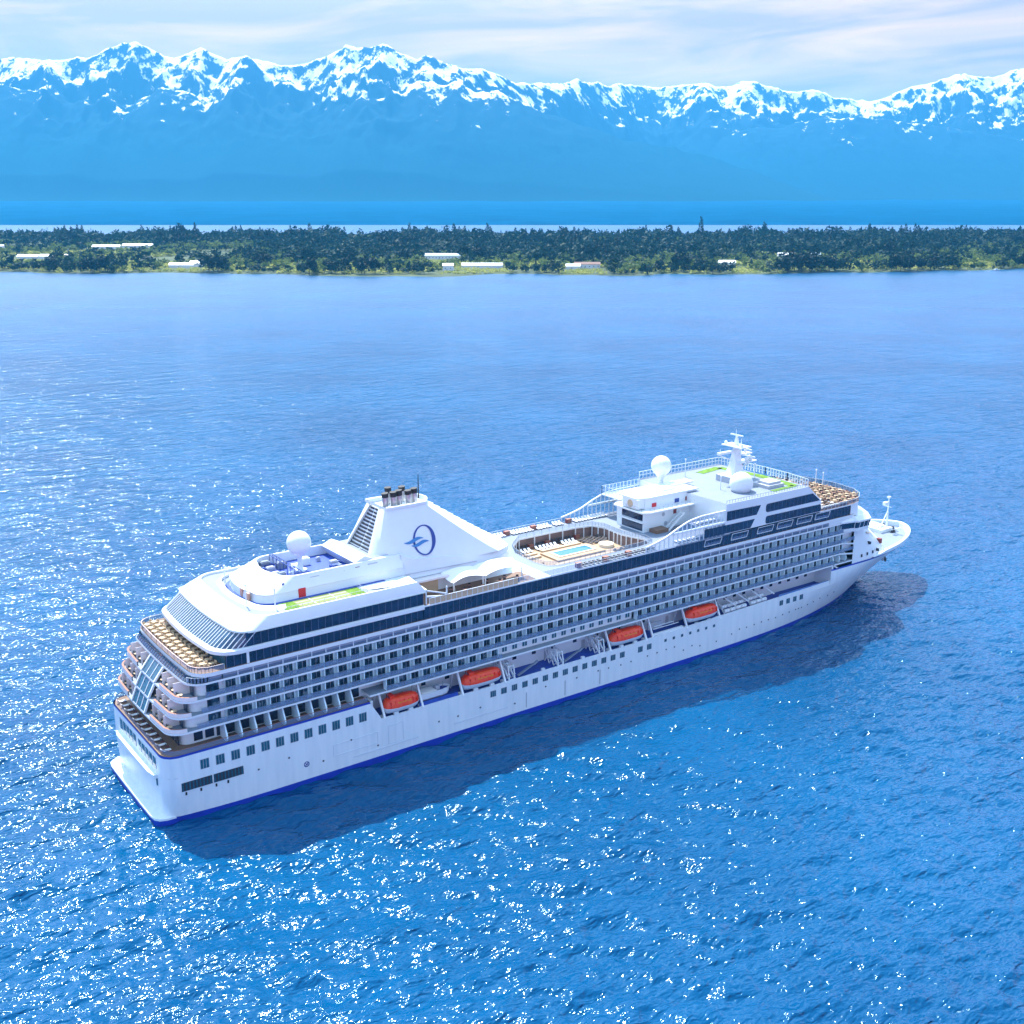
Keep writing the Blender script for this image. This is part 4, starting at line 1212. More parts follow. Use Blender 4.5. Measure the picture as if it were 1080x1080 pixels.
# forward casing: long rounded base that carries the funnel
def nose(x0, x1, hw, r):
    pts = [(x0, -hw)]
    for k in range(9):
        t = math.pi / 2 * k / 8
        pts.append((x1 - r + r * math.sin(t), -hw * (math.cos(t) ** 0.7 if k < 8 else 0)))
    return pts + [(x, -y) for x, y in reversed(pts[:-1])]
def fore_casing():
    rows = []
    for x in [56.6, 60, 64, 68, 72, 75, 78, 80.5, 83, 85, 86.6, 87.8, 88.4]:
        k = max(0, (x - 72) / 16.4)
        n_ = math.sqrt(max(0, 1 - k ** 2.4))
        zt = float(np.interp(x, [56.6, 60, 85, 89], [40.3, 38.9, 35.9, 35.6]))
        h = max(zt - 35.2, 0.2)
        sec = [(x, -9.4 * n_, TOPZ), (x, -9.25 * n_, 35.0), (x, -9.0 * n_, 35.05), (x, -8.95 * n_, 35.2), (x, -8.7 * n_, 35.2 + h * 0.42), (x, -8.3 * n_, 35.2 + h * 0.97), (x, -7.9 * n_, zt), (x, -3 * n_, zt)]
        rows.append(sec + [(p[0], -p[1], p[2]) for p in reversed(sec)])
    return MB().loft(rows)
b = fore_casing()
b.bar((57, -9.02, 36.0), (75, -8.95, 35.6), 0.1, mi=1)
b.bar((58, -9.3, 34.9), (72, -9.3, 34.9), 0.1, mi=1)
b.build("funnel_base", [WHITE, GREY], SHIP, smooth=True, angle=25)
def fring(z):
    k = (z - 36.6) / (49.0 - 36.6)
    xa, xf = 53.0 + 3.0 * k ** 1.2, 86.3 - 19.2 * k ** 0.93
    hy = 8.5 - 4.0 * k
    ry = 1.1
    pts = [(xa, -hy + 0.25), (xa + 0.6, -hy), (xa + (xf - xa) * 0.5, -hy), (xf - 5 + 3 * k, -hy + 0.25), (xf - 2.2 + k, -hy + 1.6), (xf - 0.7, -hy + 3.2 - 1.2 * k), (xf, -hy * 0.25)]
    return [(x, y, z) for x, y in pts] + [(x, -y, z) for x, y, in reversed(pts)]
b = MB()
rings = [fring(36.6 + 12.4 * i / 10) for i in range(11)]
b.loft(rings)
# after face: two white flares with the louvred slope between them
def aft_x(k): return 53.0 + 3.0 * k ** 1.2
for s in (-1, 1):
    fl = []
    for i in range(11):
        k = i / 10; z = 36.6 + 12.4 * k; hy = 8.5 - 4.0 * k
        x0 = aft_x(k)
        xb = 49.2 + 6.0 * k ** 1.1
        fl.append([(x0 + 0.02, s * (hy - 0.25), z), (x0 - (x0 - xb) * 0.5, s * (hy - 0.7), z), (xb + 0.2, s * (hy - 1.9), z), (xb, s * (hy - 2.6), z), (xb + 0.6, s * (hy - 2.6), z)])
    b.loft(fl)
b.add([(49.8, -5.9, 36.6), (49.8, 5.9, 36.6), (55.8, 1.9, 49.0), (55.8, -1.9, 49.0)], [(0, 1, 2, 3)])
top = fring(49.0)
rimo = [(x + (0.35 if x > 60 else -0.5), y * 1.06, z) for x, y, z in top]
b.loft([top, [(x, y, 49.05) for x, y, z in rimo], [(x, y, 49.6) for x, y, z in rimo], [(x, y * 0.9, 49.6) for x, y, z in top], [(x, y * 0.88, 48.7) for x, y, z in top]], cap1=True)
b.quad((55.6, -4.4, 49.0), (55.6, 4.4, 49.0), (55.6, 4.4, 49.6), (55.6, -4.4, 49.6))
FUN = b.build("funnel", [WHITE], SHIP, smooth=True, angle=28)
b = MB()
for i in range(13):
    k = 0.30 + 0.055 * i
    z = 36.6 + 12.4 * k
    xx = 49.8 + 6 * k - 0.12
    hy = 5.9 - 4 * k - 0.35
    b.box(xx - 0.12, xx + 0.1, -hy, -0.25, z - 0.2, z + 0.2)
    b.box(xx - 0.12, xx + 0.1, 0.25, hy, z - 0.2, z + 0.2)
b.build("louvre", [DARK], FUN)
for k, (x, y) in enumerate([(57.0, -1.7), (58.7, -2.2), (60.2, -1.9), (62.2, -2.3), (63.9, -1.9), (59.5, 1.4), (62.8, 1.3)]):
    q = MB().cyl((x, y, 48.7), (x, y, 51.1), 0.66, 0.62, 14, 0).cyl((x, y, 51.1), (x - 0.1, y, 52.0 + 0.12 * (k % 3)), 0.7, 0.76, 14, 1, 1)
    q.cyl((x, y, 50.2), (x, y, 50.35), 0.7, 0.7, 14, 0)
    q.build("exhaust_pipe", [STEEL, BLACK], FUN)
b = MB().cyl((66.4, 0.5, 49), (66.4, 0.5, 54.4), 0.16, 0.07, 8).bar((66.0, -0.4, 51.3), (66.8, 1.4, 51.3), 0.08)
b.build("mast_pole", [BLACK], FUN)
b = MB()
for i in range(11):                                      # steps up the forward slope
    k = i / 10 * 0.9
    z = 36.9 + 12.0 * k; x = 86.3 - 19.2 * k ** 0.93
    b.box(x - 0.9, x + 0.15, -2.2 + k, 2.2 - k, z - 0.05, z + 0.18)
b.build("ladder_step", [WHITE], FUN)
# emblem: open ring, heavy on its forward side, crossed by two waves, on both sides
def emblem(s):
    b = MB()
    cx, czz = 63.2, 42.0
    def P(u, v, o=0.05):       # u forward, v up in the leaning side plane
        z = czz + v
        k = (z - 36.6) / 12.4
        return (cx + u, s * (8.5 - 4.0 * k + o + 0.05 + 0.3 * max(0, 39.6 - z)), z)
    n = 44
    out_, in_ = [], []
    for i in range(n + 1):
        t = math.pi * (1.13 - 2.10 * i / n)              # start at the wave, over the top, round the front
        th = 0.26 + 0.62 * max(0, math.cos(t)) ** 1.3 + 0.22 * max(0, -math.cos(t))
        ex = 1 - 0.0 * i
        out_.append(P(2.75 * math.cos(t) + 0.18 * math.sin(t), 3.05 * math.sin(t)))
        in_.append(P((2.75 - th) * math.cos(t) + 0.18 * math.sin(t), (3.05 - th * 0.55 - 0.1) * math.sin(t)))
    b.loft([out_, in_], 0)
    for dv, du, ln, mi in ((0.28, -5.0, 4.9, 1), (-0.52, -3.4, 4.5, 1)):
        up, lo = [], []
        for i in range(15):
            k = i / 14
            c = 0.30 * math.sin((k - 0.5) * 5.4) + dv
            h = 0.36 * math.sin(math.pi * k) ** 0.8
            up.append(P(du + ln * k, c + h, 0.09)); lo.append(P(du + ln * k, c - h, 0.09))
        b.loft([up, lo], mi)
    b.build("emblem", [NAVY, WAVE], FUN)
emblem(-1); emblem(1)

# ------------------------------------------------------------------ satellite domes
def dome(name, x, y, z0, zc, r, fat=0.45):
    b = MB().sphere((x, y, zc), r, 28, 18, lo=-0.82)
    b.loft([[(x + rr * math.cos(2 * math.pi * k / 20), y + rr * math.sin(2 * math.pi * k / 20), z) for k in range(20)] for z, rr in ((z0, fat * r * 0.9), (zc - r * 1.45, fat * r * 0.55), (zc - r * 1.12, fat * r * 0.8), (zc - 0.8 * r, r * 0.6))], close=True)
    b.cyl((x, y, z0), (x, y, z0 + 0.25), r * 0.55, n=20)
    return b.build(name, [WHITE], SHIP, smooth=True, angle=50)
dome("satellite_dome", 37.9, 0.2, 38.3, 44.1, 2.5, 0.3)
dome("satellite_dome", 144.7, 8.0, 38.0, 44.0, 2.65)
dome("satellite_dome", 156.8, -9.0, 37.5, 40.9, 3.0)

# ------------------------------------------------------------------ bar terrace abreast of the funnel
b = MB().box(57.2, 90, -16.1, 16.1, 30.95, TOPZ, 0).box(57.4, 86, -15.9, -9.4, TOPZ, TOPZ + 0.05, 1)
b.build("terrace_deck", [WHITE, TEAK], SHIP)
b = MB()
for k in range(18):
    x = 58.6 + 1.32 * k
    if x > 80: break
    b.box(x + 0.05, x + 1.24, -15.95, -15.85, TOPZ + 0.1, TOPZ + 1.25, 0)
    b.box(x - 0.04, x + 0.04, -16.0, -15.82, TOPZ, TOPZ + 1.3, 1)
b.box(58.5, 80, -15.98, -15.82, TOPZ + 1.26, TOPZ + 1.34, 1)
b.build("terrace_railing", [CREAM, WHITE], SHIP)
b = MB()
for x, y in ((58, -15.6), (58, -10), (63, -15.6)): b.bar((x, y, TOPZ), (x, y, TOPZ + 3.0), 0.25)
b.bar((58, -15.6, TOPZ + 3.0), (58, -9.6, TOPZ + 3.6), 0.45).bar((58, -15.6, TOPZ + 1.7), (63, -15.6, TOPZ + 0.9), 0.3).bar((58, -15.6, TOPZ + 3), (63, -15.6, TOPZ + 1.4), 0.25)
b.build("terrace_frame", [WHITE], SHIP)
MB().box(59, 64.5, -9.9, -9.55, TOPZ, TOPZ + 3.0).build("bar_front", [CREAM], SHIP)
MB().box(58.4, 66.5, -11.2, -9.3, TOPZ + 3.1, TOPZ + 3.5).build("bar_roof", [STERNW], SHIP)
def awning(x0, x1, y0, y1, z0, z1, sag):
    rows = []
    for i in range(9):
        u = i / 8
        row = []
        for j in range(7):
            v = j / 6
            row.append((x0 + (x1 - x0) * u + 0.5 * (v - 0.5), y0 + (y1 - y0) * v + 0.9 * math.sin(math.pi * u) * v, z0 + (z1 - z0) * v - sag * math.sin(math.pi * v) * (1 - math.sin(math.pi * u)) + 0.5 * math.sin(math.pi * u)))
        rows.append(row)
    b = MB().loft(rows).loft([[(x, y, z - 0.06) for x, y, z in r] for r in rows])
    return b
for x0, x1 in ((65.6, 74), (73.6, 84.2)):
    o = awning(x0, x1, -9.6, -13.8, TOPZ + 3.7, TOPZ + 2.5, 0.4).build("awning", [CANVAS], SHIP, smooth=True)
    q = MB()
    for x in (x0 + 0.4, x1 - 0.6): q.bar((x, -13.7, TOPZ), (x, -13.6, TOPZ + 2.5), 0.18).bar((x + 1.4, -12.2, TOPZ), (x, -13.4, TOPZ + 2.4), 0.14)
    q.build("awning_post", [WHITE], o)
# glass wind screen and deck edge forward of the terrace
b = MB()
rail(b, [(80.2, -15.9), (98.5, -15.9)], TOPZ, 1.35, 1.3)
rail(b, [(98.5, -15.95), (124, -15.95)], TOPZ, 1.0, 2.0, mg=None, mid=True)
rail(b, [(90, 15.95), (119, 15.95)], TOPZ, 1.2, 1.6)
b.build("deck_railing", [PANE, WHITE], SHIP)

# ------------------------------------------------------------------ pool deck
hole = [(100.5, 10.4), (95.5, 6.0), (93.4, 2.0), (93.0, -2), (92.8, -6.5), (93.6, -9.8), (96, -11.1), (102, -11.2), (108, -11.2), (114, -11.2), (120, -11.2), (124.6, -10.6), (125.3, -7.5), (124.2, -4), (123.5, -1), (123.7, 2), (124.0, 6), (122.6, 9.2), (118, 10.2), (110, 10.5)]
cxh, cyh = 109, -0.5
def to_rect(p, x0, x1, y0, y1):
    dx, dy = p[0] - cxh, p[1] - cyh
    t = min([(((x1 if dx > 0 else x0) - cxh) / dx) if abs(dx) > 1e-6 else 1e9, (((y1 if dy > 0 else y0) - cyh) / dy) if abs(dy) > 1e-6 else 1e9])
    return (cxh + dx * t, cyh + dy * t)
# refine the hole so the surrounding deck reaches its corners
H2 = []
for i, p in enumerate(hole):
    q = hole[(i + 1) % len(hole)]
    for k in range(4): H2.append((p[0] + (q[0] - p[0]) * k / 4, p[1] + (q[1] - p[1]) * k / 4))
RX0, RX1 = 89.9, 127.5
outer = [to_rect(p, RX0, RX1, -16.1, 16.1) for p in H2]
for cx_, cy_ in ((RX0, -16.1), (RX0, 16.1), (RX1, -16.1), (RX1, 16.1)):
    i = min(range(len(outer)), key=lambda j: math.dist(outer[j], (cx_, cy_)))
    outer[i] = (cx_, cy_)
b = MB()
b.loft([[(x, y, 30.95) for x, y in outer], [(x, y, TOPZ) for x, y in outer], [(x, y, TOPZ) for x, y in H2], [(x, y, 30.9) for x, y in H2]], close=True, mis=[0, 1, 0])
b.box(127.5, 146, -16.1, 16.1, 30.95, TOPZ, 1)
b.build("sun_deck", [WHITE, PALEDECK], SHIP)
b = MB()
Hin = [(cxh + (x - cxh) * 1.03, cyh + (y - cyh) * 1.08) for x, y in H2]
b.loft([[(x, y, 28.25) for x, y in Hin], [(x, y, 30.95) for x, y in Hin]], 0, close=True)
for i in range(0, len(H2), 2):
    x, y = H2[i]
    b.bar((x, y, 28.3), (x, y, 30.95), 0.22, mi=1)
b.build("pool_well", [mat("well_panel", (0.30, 0.21, 0.19), 0.5, vary=0.4, vscale=0.5), WHITE], SHIP)
b = MB().box(88, 129, -14, 14, 28.25, 28.33)
b.build("pool_floor", [SAND], SHIP)
b = MB()
for i in range(0, len(H2)):
    p, q = H2[i], H2[(i + 1) % len(H2)]
    rail(b, [(cxh + (p[0] - cxh) * 1.01, cyh + (p[1] - cyh) * 1.015), (cxh + (q[0] - cxh) * 1.01, cyh + (q[1] - cyh) * 1.015)], TOPZ, 1.05, 3, post=0.04, top=0.05)
b.build("well_railing", [PANE, GREY], SHIP)
LIGHTSAND = mat("pale_stone", (0.72, 0.64, 0.52), 0.6, vary=0.1, vscale=1.5)
b = MB()
b.box(102.6, 117.2, -2.4, 4.6, 28.33, 28.75, 0)
b.box(104.3, 115.6, -0.9, 3.3, 28.75, 28.95, 1)
b.build("pool_surround", [SAND, LIGHTSAND], SHIP)
b = MB().box(104.9, 115.0, -0.4, 2.8, 28.95, 29.0)
b.build("pool", [POOLW], SHIP)
for x, y in ((120.2, 0.8),):
    q = MB().cyl((x, y, 28.33), (x, y, 29.1), 1.9, n=24, mi=0).cyl((x, y, 29.1), (x, y, 29.14), 1.35, n=24, mi=1)
    q.build("hot_tub", [LIGHTSAND, GREY], SHIP)
for x0, x1, y in ((98.6, 102, 5.4), (97.4, 101.6, 3.2), (104, 116, 6.0), (100, 118, -4.6)):
    MB().box(x0, x1, y - 0.5, y + 0.5, 28.33, 28.8).build("planter", [CREAM], SHIP)
# curved wind screens that climb to the fore block
def wz(x): return float(np.interp(x, [117, 119, 121, 124.3, 128.2, 131.8, 135.8, 144.2], [32.4, 32.7, 33.1, 33.9, 35.5, 36.7, 37.2, 37.25]))
for s in (-1, 1):
    b = MB()
    xs = list(np.arange(118, 144.3, 1.45)) + [144.3]
    y = s * 15.98
    for a, c in zip(xs, xs[1:]):
        b.add([(a, y, TOPZ), (c, y, TOPZ), (c, y, wz(c)), (a, y, wz(a))], [(0, 1, 2, 3)], 0)
        b.bar((a, y, wz(a)), (c, y, wz(c)), 0.34, mi=1)
        b.bar((a, y, TOPZ), (a, y, wz(a)), 0.2, mi=1)
        if wz(a) > 34.6: b.bar((a, y, 34.3), (c, y, 34.3), 0.42, mi=1)
    b.build("wind_screen", [PANE, WHITE], SHIP)

# ------------------------------------------------------------------ tower, fore block
for s in (-1, 1):
    MB().box(136, 144.4, min(s * 15.85, s * 11.5), max(s * 15.85, s * 11.5), 34.15, 34.35).build("side_gallery", [PALEDECK], SHIP)
b = MB().box(128.6, 158, -3.4, 6.6, TOPZ, 36.4)
b.prism([(127.2, -4.0), (129, -5.2), (158, -5.2), (158, 7.6), (129, 7.6), (127.2, 6.4)], 36.4, 36.75)
b.box(130, 147.5, -2.2, 6.4, 36.75, 39.4)
b.prism([(127.6, 4.8), (127.6, -1.2), (130.6, -2.6), (148, -2.6), (148, 6.8), (130, 6.8)], 39.4, lambda x, y: 39.75)
b.box(147.5, 155, -3.4, 5.6, 36.75, 38.6)
TOWER = b.build("tower", [WHITE], SHIP)
for z in (31.6, 34.2): MB().box(128.5, 128.7, -3.0, 4.6, z, z + 1.95).build("tower_window", [GLASS], TOWER)
MB().box(128.0, 128.6, -3.4, 4.9, 33.65, 34.05).build("tower_ledge", [WHITE], TOWER)
MB().box(127.6, 130.2, -2.0, 3.4, 37.0, 39.4).build("tower_box", [WHITE], TOWER)
MB().cyl((127.5, 0.6, 38.2), (127.7, 0.6, 38.2), 0.95, n=20).build("tower_plaque", [CREAM], TOWER)
for x0, x1, y0, y1 in ((138, 142.2, 0, 3), (143.5, 151, 2.4, 5.2)): MB().box(x0, x1, y0, y1, 39.7, 40.2).build("roof_hatch", [CANVAS], TOWER)
b = MB()
rail(b, [(127.4, 6.2), (127.4, -3.9), (129.1, -5.05), (157.8, -5.05)], 36.75, 1.05, 1.5, mg=None, mid=True)
b.build("tower_railing", [WHITE, GREY], TOWER)
b = MB()
for x0, z0, x1, z1 in ((134.5, TOPZ, 140, 35.2), (146.5, 34.4, 151.5, 37.8)):
    for y in (-4.6, -6.0):
        b.bar((x0, y, z0), (x1, y, z1), 0.16, 0.5)
    for k in range(14):
        t = k / 14
        b.box(x0 + (x1 - x0) * t - 0.16, x0 + (x1 - x0) * t + 0.16, -6.0, -4.6, z0 + (z1 - z0) * t - 0.03, z0 + (z1 - z0) * t + 0.03)
b.build("stairway", [WHITE], TOWER)
MB().box(138.6, 139.6, -3.5, -3.3, 34.6, 36.3).build("door", [MAROON], TOWER)
for x, z in ((135.2, 35.0), (136.0, 32.6)): MB().cyl((x, -3.48, z), (x, -3.3, z), 0.5, n=16).build("round_window", [GREY], TOWER)
MB().box(130.5, 134.5, -6.2, -3.5, TOPZ, TOPZ + 0.9).build("bar_counter", [TEAK], TOWER)
for x, m in ((133, RED), (140.8, NAVY), (144.5, MAROON), (150.5, RED)): MB().box(x - 0.7, x + 0.7, -2.35 if x < 147 else -3.5, -2.1 if x < 147 else -3.3, 37.0, 38.0).build("locker", [m], TOWER)
# fore block: side walls with large dark windows, roof garden on top
b = MB()
side = [(144.2, TOPZ), (144.2, 38.9), (174.6, 38.9), (180.0, 34.4), (180.3, TOPZ)]
n = len(side)
b.add([(x, -16.1, z) for x, z in side] + [(x, 16.1, z) for x, z in side], [tuple(range(n)), tuple(range(2 * n - 1, n - 1, -1))] + [(k, n + k, n + (k + 1) % n, (k + 1) % n) for k in range(n)])
BLOCK = b.build("fore_block", [WHITE], SHIP)
def panel(pts, name="side_window", m=GLASS, parent=BLOCK, rnd=0):
    out_ = []
    P = pts
    for i, (x, z) in enumerate(P):
        if (i in rnd) if rnd else False:
            a, c = P[i - 1], P[(i + 1) % len(P)]
            for k in range(5):
                t = k / 4
                r = 0.75
                la, lc = math.dist((x, z), a), math.dist((x, z), c)
                pa = (x + (a[0] - x) * r / la, z + (a[1] - z) * r / la)
                pc = (x + (c[0] - x) * r / lc, z + (c[1] - z) * r / lc)
                out_.append(((1 - t) ** 2 * pa[0] + 2 * t * (1 - t) * x + t * t * pc[0], (1 - t) ** 2 * pa[1] + 2 * t * (1 - t) * z + t * t * pc[1]))
        else: out_.append((x, z))
    for s in (-1, 1):
        b = MB()
        n = len(out_)
        b.add([(x, s * 16.17, z) for x, z in out_] + [(x, s * 16.0, z) for x, z in out_], [tuple(range(n)), tuple(range(2 * n - 1, n - 1, -1))] + [(k, n + k, n + (k + 1) % n, (k + 1) % n) for k in range(n)], 0)
        x0, x1 = min(x for x, z in out_), max(x for x, z in out_)
        zl, zh = min(z for x, z in out_), max(z for x, z in out_)
        for x in np.arange(x0 + 1.5, x1 - 1.2, 1.5):
            if x > 174: break
            b.box(x - 0.03, x + 0.03, min(s * 16.18, s * 16.1), max(s * 16.18, s * 16.1), zl + 0.02, zh - 0.02, 1)
        b.build(name, [m, SLATE], parent)
panel([(144.5, 34.6), (155.2, 34.5), (156.6, 36.8), (144.5, 37.0)])
panel([(137.0, 31.45), (153.2, 31.4), (154.6, 33.5), (137.0, 33.6)])
panel([(158.6, 34.5), (179.6, 34.45), (176.4, 36.8), (158.6, 36.7)], rnd=(0, 3))
panel([(158.7, 31.45), (180.1, 31.4), (180.0, 33.35), (158.7, 33.5)], rnd=(0, 3))
MB().box(144.25, 174.5, -15.9, 15.9, 38.9, 38.96).build("roof", [PALEDECK], BLOCK)
b = MB()
for (x0, y0), (x1, y1), w_ in (((162, 11), (171, 12.5), 2.6), ((171, 12.5), (173, 0), 2.4), ((173, 0), (172, -13.6), 2.8), ((172, -13.6), (163, -14), 1.6)):
    b.bar((x0, y0, 38.99), (x1, y1, 38.99), w_, 0.08)
b.build("turf_track", [TURF], BLOCK)
b = MB().box(163.5, 169.5, -12.2, -6.5, 38.96, 39.8, 0).box(164.5, 169, -11.5, -7.5, 39.8, 40.4, 0).box(160, 164, -4, 3, 38.96, 40.6, 0)
b.build("roof_equipment", [GREY], BLOCK)
b = MB()
rail(b, [(144.4, -15.95), (174.4, -15.95)], 38.96, 0.75, 1.0, mg=None, mp=2)
rail(b, [(144.4, 15.95), (174.4, 15.95)], 38.96, 1.9, 1.3, mg=0, mid=True, post=0.16, top=0.14)
rail(b, [(174.4, 15.95), (175.6, 8), (175.9, 0), (175.6, -8), (174.4, -15.95)], 38.96, 1.9, 1.0, mg=0, mid=True, post=0.2, top=0.14)
b.build("roof_screen", [PANE, WHITE, NAVY], BLOCK)
b = MB()
rail(b, [(131, 8.6), (131, 15.5), (146, 15.5)], 36.9, 2.2, 1.3, mg=0, mid=True, post=0.12)
b.box(130.8, 146, 8.6, 15.7, 36.7, 36.9, 1)
b.build("upper_gallery", [PANE, WHITE], TOWER)

# radar mast
b = MB()
b.loft([[(164.0 - a, -b_, z), (164 + a, -b_, z), (164 + a, b_, z), (164 - a, b_, z)] for z, a, b_ in ((38.9, 2.6, 2.2), (42.5, 1.5, 1.3), (47, 0.75, 0.6), (50.2, 0.35, 0.3))], close=True, cap1=True)
MAST = b.build("radar_mast", [WHITE], SHIP)
b = MB().box(157.3, 164, -0.5, 0.5, 46.6, 47.2).box(164, 170.5, -1.6, 1.6, 43.6, 43.9).box(164, 169, -1.2, 1.2, 45.8, 46.05).box(162, 166, -3.5, 3.5, 48.2, 48.45)
b.bar((157.5, 0, 46.6), (162.5, 0, 44.6), 0.25).bar((170.3, 0, 43.6), (165, 0, 41.5), 0.3)
b.build("mast_platform", [WHITE], MAST)
for x, y, z in ((167.5, 0, 46.1), (169, 0, 43.9), (164, 0, 50.2)):
    MB().cyl((x, y, z), (x, y, z + 0.8), 0.35, n=10).box(x - 0.18, x + 0.18, y - 2.2, y + 2.2, z + 0.8, z + 1.1).build("radar_scanner", [WHITE], MAST)
for x, y, z, r in ((166.3, 1.0, 46.7, 0.7), (168.6, -1.0, 44.6, 0.7), (166.8, -1.2, 44.5, 0.55), (163, 2.8, 48.9, 0.45), (163, -2.8, 48.9, 0.45), (170.2, 0.8, 44.4, 0.5)):
    MB().sphere((x, y, z), r, 12, 8).build("small_dome", [WHITE], MAST, smooth=True)
for x, y, z, h in ((164, 0.3, 51, 1.6), (162.2, 0, 48.4, 1.4), (165.8, 0, 48.4, 1.6), (158, 0, 47.2, 0.9)):
    MB().cyl((x, y, z), (x, y, z + h), 0.09, 0.05, 6).build("whip_aerial", [WHITE], MAST)
for x, y, z, h in ((156.0, 10.5, 38.9, 4.6), (153.5, -5, 38.9, 3.4), (170.5, -1, 38.9, 3.6), (24.5, 7, 36.4, 3.4), (23.0, -7.2, 36.4, 3.6), (27.0, -11.5, 36.4, 3.2), (203.0, 4.5, TOPZ, 4.0), (201.8, 1.0, TOPZ, 4.0)):
    MB().cyl((x, y, z), (x, y, z + h), 0.14, 0.1, 8).cyl((x, y, z + h), (x, y, z + h + 0.35), 0.22, 0.2, 8).build("lamp_pole", [WHITE], SHIP)

# ------------------------------------------------------------------ fore terrace, bridge, front
ft = [(180, -16.1), (193.8, -16.1), (197.2, -15.2), (201.2, -12.2), (203.4, -8.6), (204.4, -4), (204.7, 0)]
ft = ft + [(x, -y) for x, y in reversed(ft[:-1])]
b = MB().prism(ft, 30.95, TOPZ, mi=0, mtop=1)
b.build("terrace_deck", [WHITE, TEAK], SHIP)
b = MB()
rail(b, ft, TOPZ, 1.25, 1.5)
b.build("deck_railing", [mat("smoked_glass", (0.10, 0.14, 0.2), 0.08, alpha=0.6), WHITE], SHIP)
fw = [(193, -16.0), (196.8, -15.4), (200.6, -12.6), (202.8, -8.8), (203.8, -4), (204.1, 0)]
fw = fw + [(x, -y) for x, y in reversed(fw[:-1])]
b = MB().prism(fw, 27.5, 30.95)
b.build("fore_wall", [WHITE], SHIP)
b = MB().box(180.5, 182.2, -13, 13, TOPZ, TOPZ + 2.2, 0).box(180.4, 182.9, -13.2, 13.2, TOPZ + 2.2, TOPZ + 2.4, 1)
b.build("bar_counter", [CREAM, SAND], SHIP)
# framed openings in the dark band forward
for k, x in enumerate((137.2, 146.6, 156.0, 163.4, 171.0, 178.2)):
    b = MB()
    y = -15.95
    z0, z1 = 29.2, 30.75
    pts = [(x, z0), (x + 5.6, z0), (x + 6.2, z1), (x + 0.4, z1)]
    for a, c in zip(pts, pts[1:] + pts[:1]): b.bar((a[0], y, a[1]), (c[0], y, c[1]), 0.1, 0.12, mi=0)
    b.add([(x, y + 0.05, z0), (x + 5.6, y + 0.05, z0), (x + 5.6, y + 0.05, z0 + 0.7), (x, y + 0.05, z0 + 0.7)], [(0, 1, 2, 3)], 1)
    for j in range(2): b.box(x + 1.4 + 2.1 * j, x + 1.9 + 2.1 * j, y + 0.06, y + 0.1, z0 + 0.1, z0 + 0.8, 1)
    b.build("bay_frame", [WHITE, RAILG], SHIP)
# bridge with wings
br = [(189, -16.0), (193.6, -16.9), (194.4, -17.7), (199.8, -17.7), (203.5, -13.4), (206.8, -8.2), (208.2, -4), (208.7, 0)]
br = br + [(x, -y) for x, y in reversed(br[:-1])]
sc = lambda k: [(194 + (x - 194) * k, y * (0.985 if k < 1 else 1.0)) for x, y in br]
b = MB().loft([[(x, y, 23.6) for x, y in sc(0.94)], [(x, y, 24.5) for x, y in sc(0.97)]], 0, cap0=True)
b.loft([[(x, y, 24.5) for x, y in sc(0.97)], [(x, y, 26.15) for x, y in sc(1.0)]], 1)
b.loft([[(x, y, 26.15) for x, y in br], [(x + 0.5 * (x > 200), y * 1.01, 26.2) for x, y in br], [(x + 0.5 * (x > 200), y * 1.01, 26.65) for x, y in br], [(193 + (x - 193) * 0.82, y * 0.93, 27.6) for x, y in br]], 0, cap1=True)
o = b.build("bridge", [WHITE, GLASS], SHIP)
bm_ = MB()
for k in range(31):
    t = 0.08 + 0.84 * k / 30
    p, q = along(sc(0.972), t), along(sc(1.003), t)
    bm_.bar((p[0] + 0.02, p[1] * 1.002, 24.5), (q[0] + 0.02, q[1] * 1.002, 26.15), 0.1)
bm_.build("bridge_mullion", [WHITE], o)
MB().box(198, 202.5, -9.5, -6.5, 27.4, 28.0).box(198, 202.5, 6.5, 9.5, 27.4, 28.0).build("bridge_hatch", [GREY], o)
# front of the superstructure, sloping to the bow deck
f0 = [(195.4, -16.02), (206, -15.65), (213, -13.7), (217.4, -9.6), (220.6, -5), (221.6, 0)]
f1 = [(195.4, -16.0), (201.5, -15.5), (208.3, -12.8), (212.5, -8.6), (215, -4.6), (215.8, 0)]
f2 = [(195.4, -15.9), (199.5, -15.2), (203.5, -12.6), (206.6, -8), (208, -4.2), (208.6, 0)]
sym = lambda p: p + [(x, -y) for x, y in reversed(p[:-1])]
b = MB().loft([[(x, y, z) for x, y in sym(p)] for p, z in ((f0, 13.0), ([(x - 0.9 * (x > 200), y) for x, y in f0], 15.2), (f1, 18.8), (f2, 23.7))], cap1=True)
FR = b.build("front_house", [WHITE], SHIP, smooth=True, angle=40)
for x, z in ((199.6, 15.3), (202.2, 15.35), (204.8, 15.4), (207.4, 15.5), (203.2, 18.3)):
    MB().box(x - 0.22, x + 0.22, -16.12 + 0.045 * (x - 199), -15.0, z - 0.38, z + 0.38).build("window", [DARK], FR)
b = MB()
b.loft([[(203.2, -14.6, 20.9), (208.4, -12.4, 19.6), (210.8, -8.2, 19.2)], [(203.8, -12.2, 21.6), (207.8, -9.8, 21.0), (209, -7.2, 20.7)]])
b.bar((203.8, -12.2, 21.65), (209, -7.2, 20.75), 0.3, mi=1)
b.build("front_ledge", [CREAM, TEAK], FR)
MB().box(210.6, 211.6, -13.6, -12.4, 16.2, 17.6).build("front_locker", [MAROON], FR)
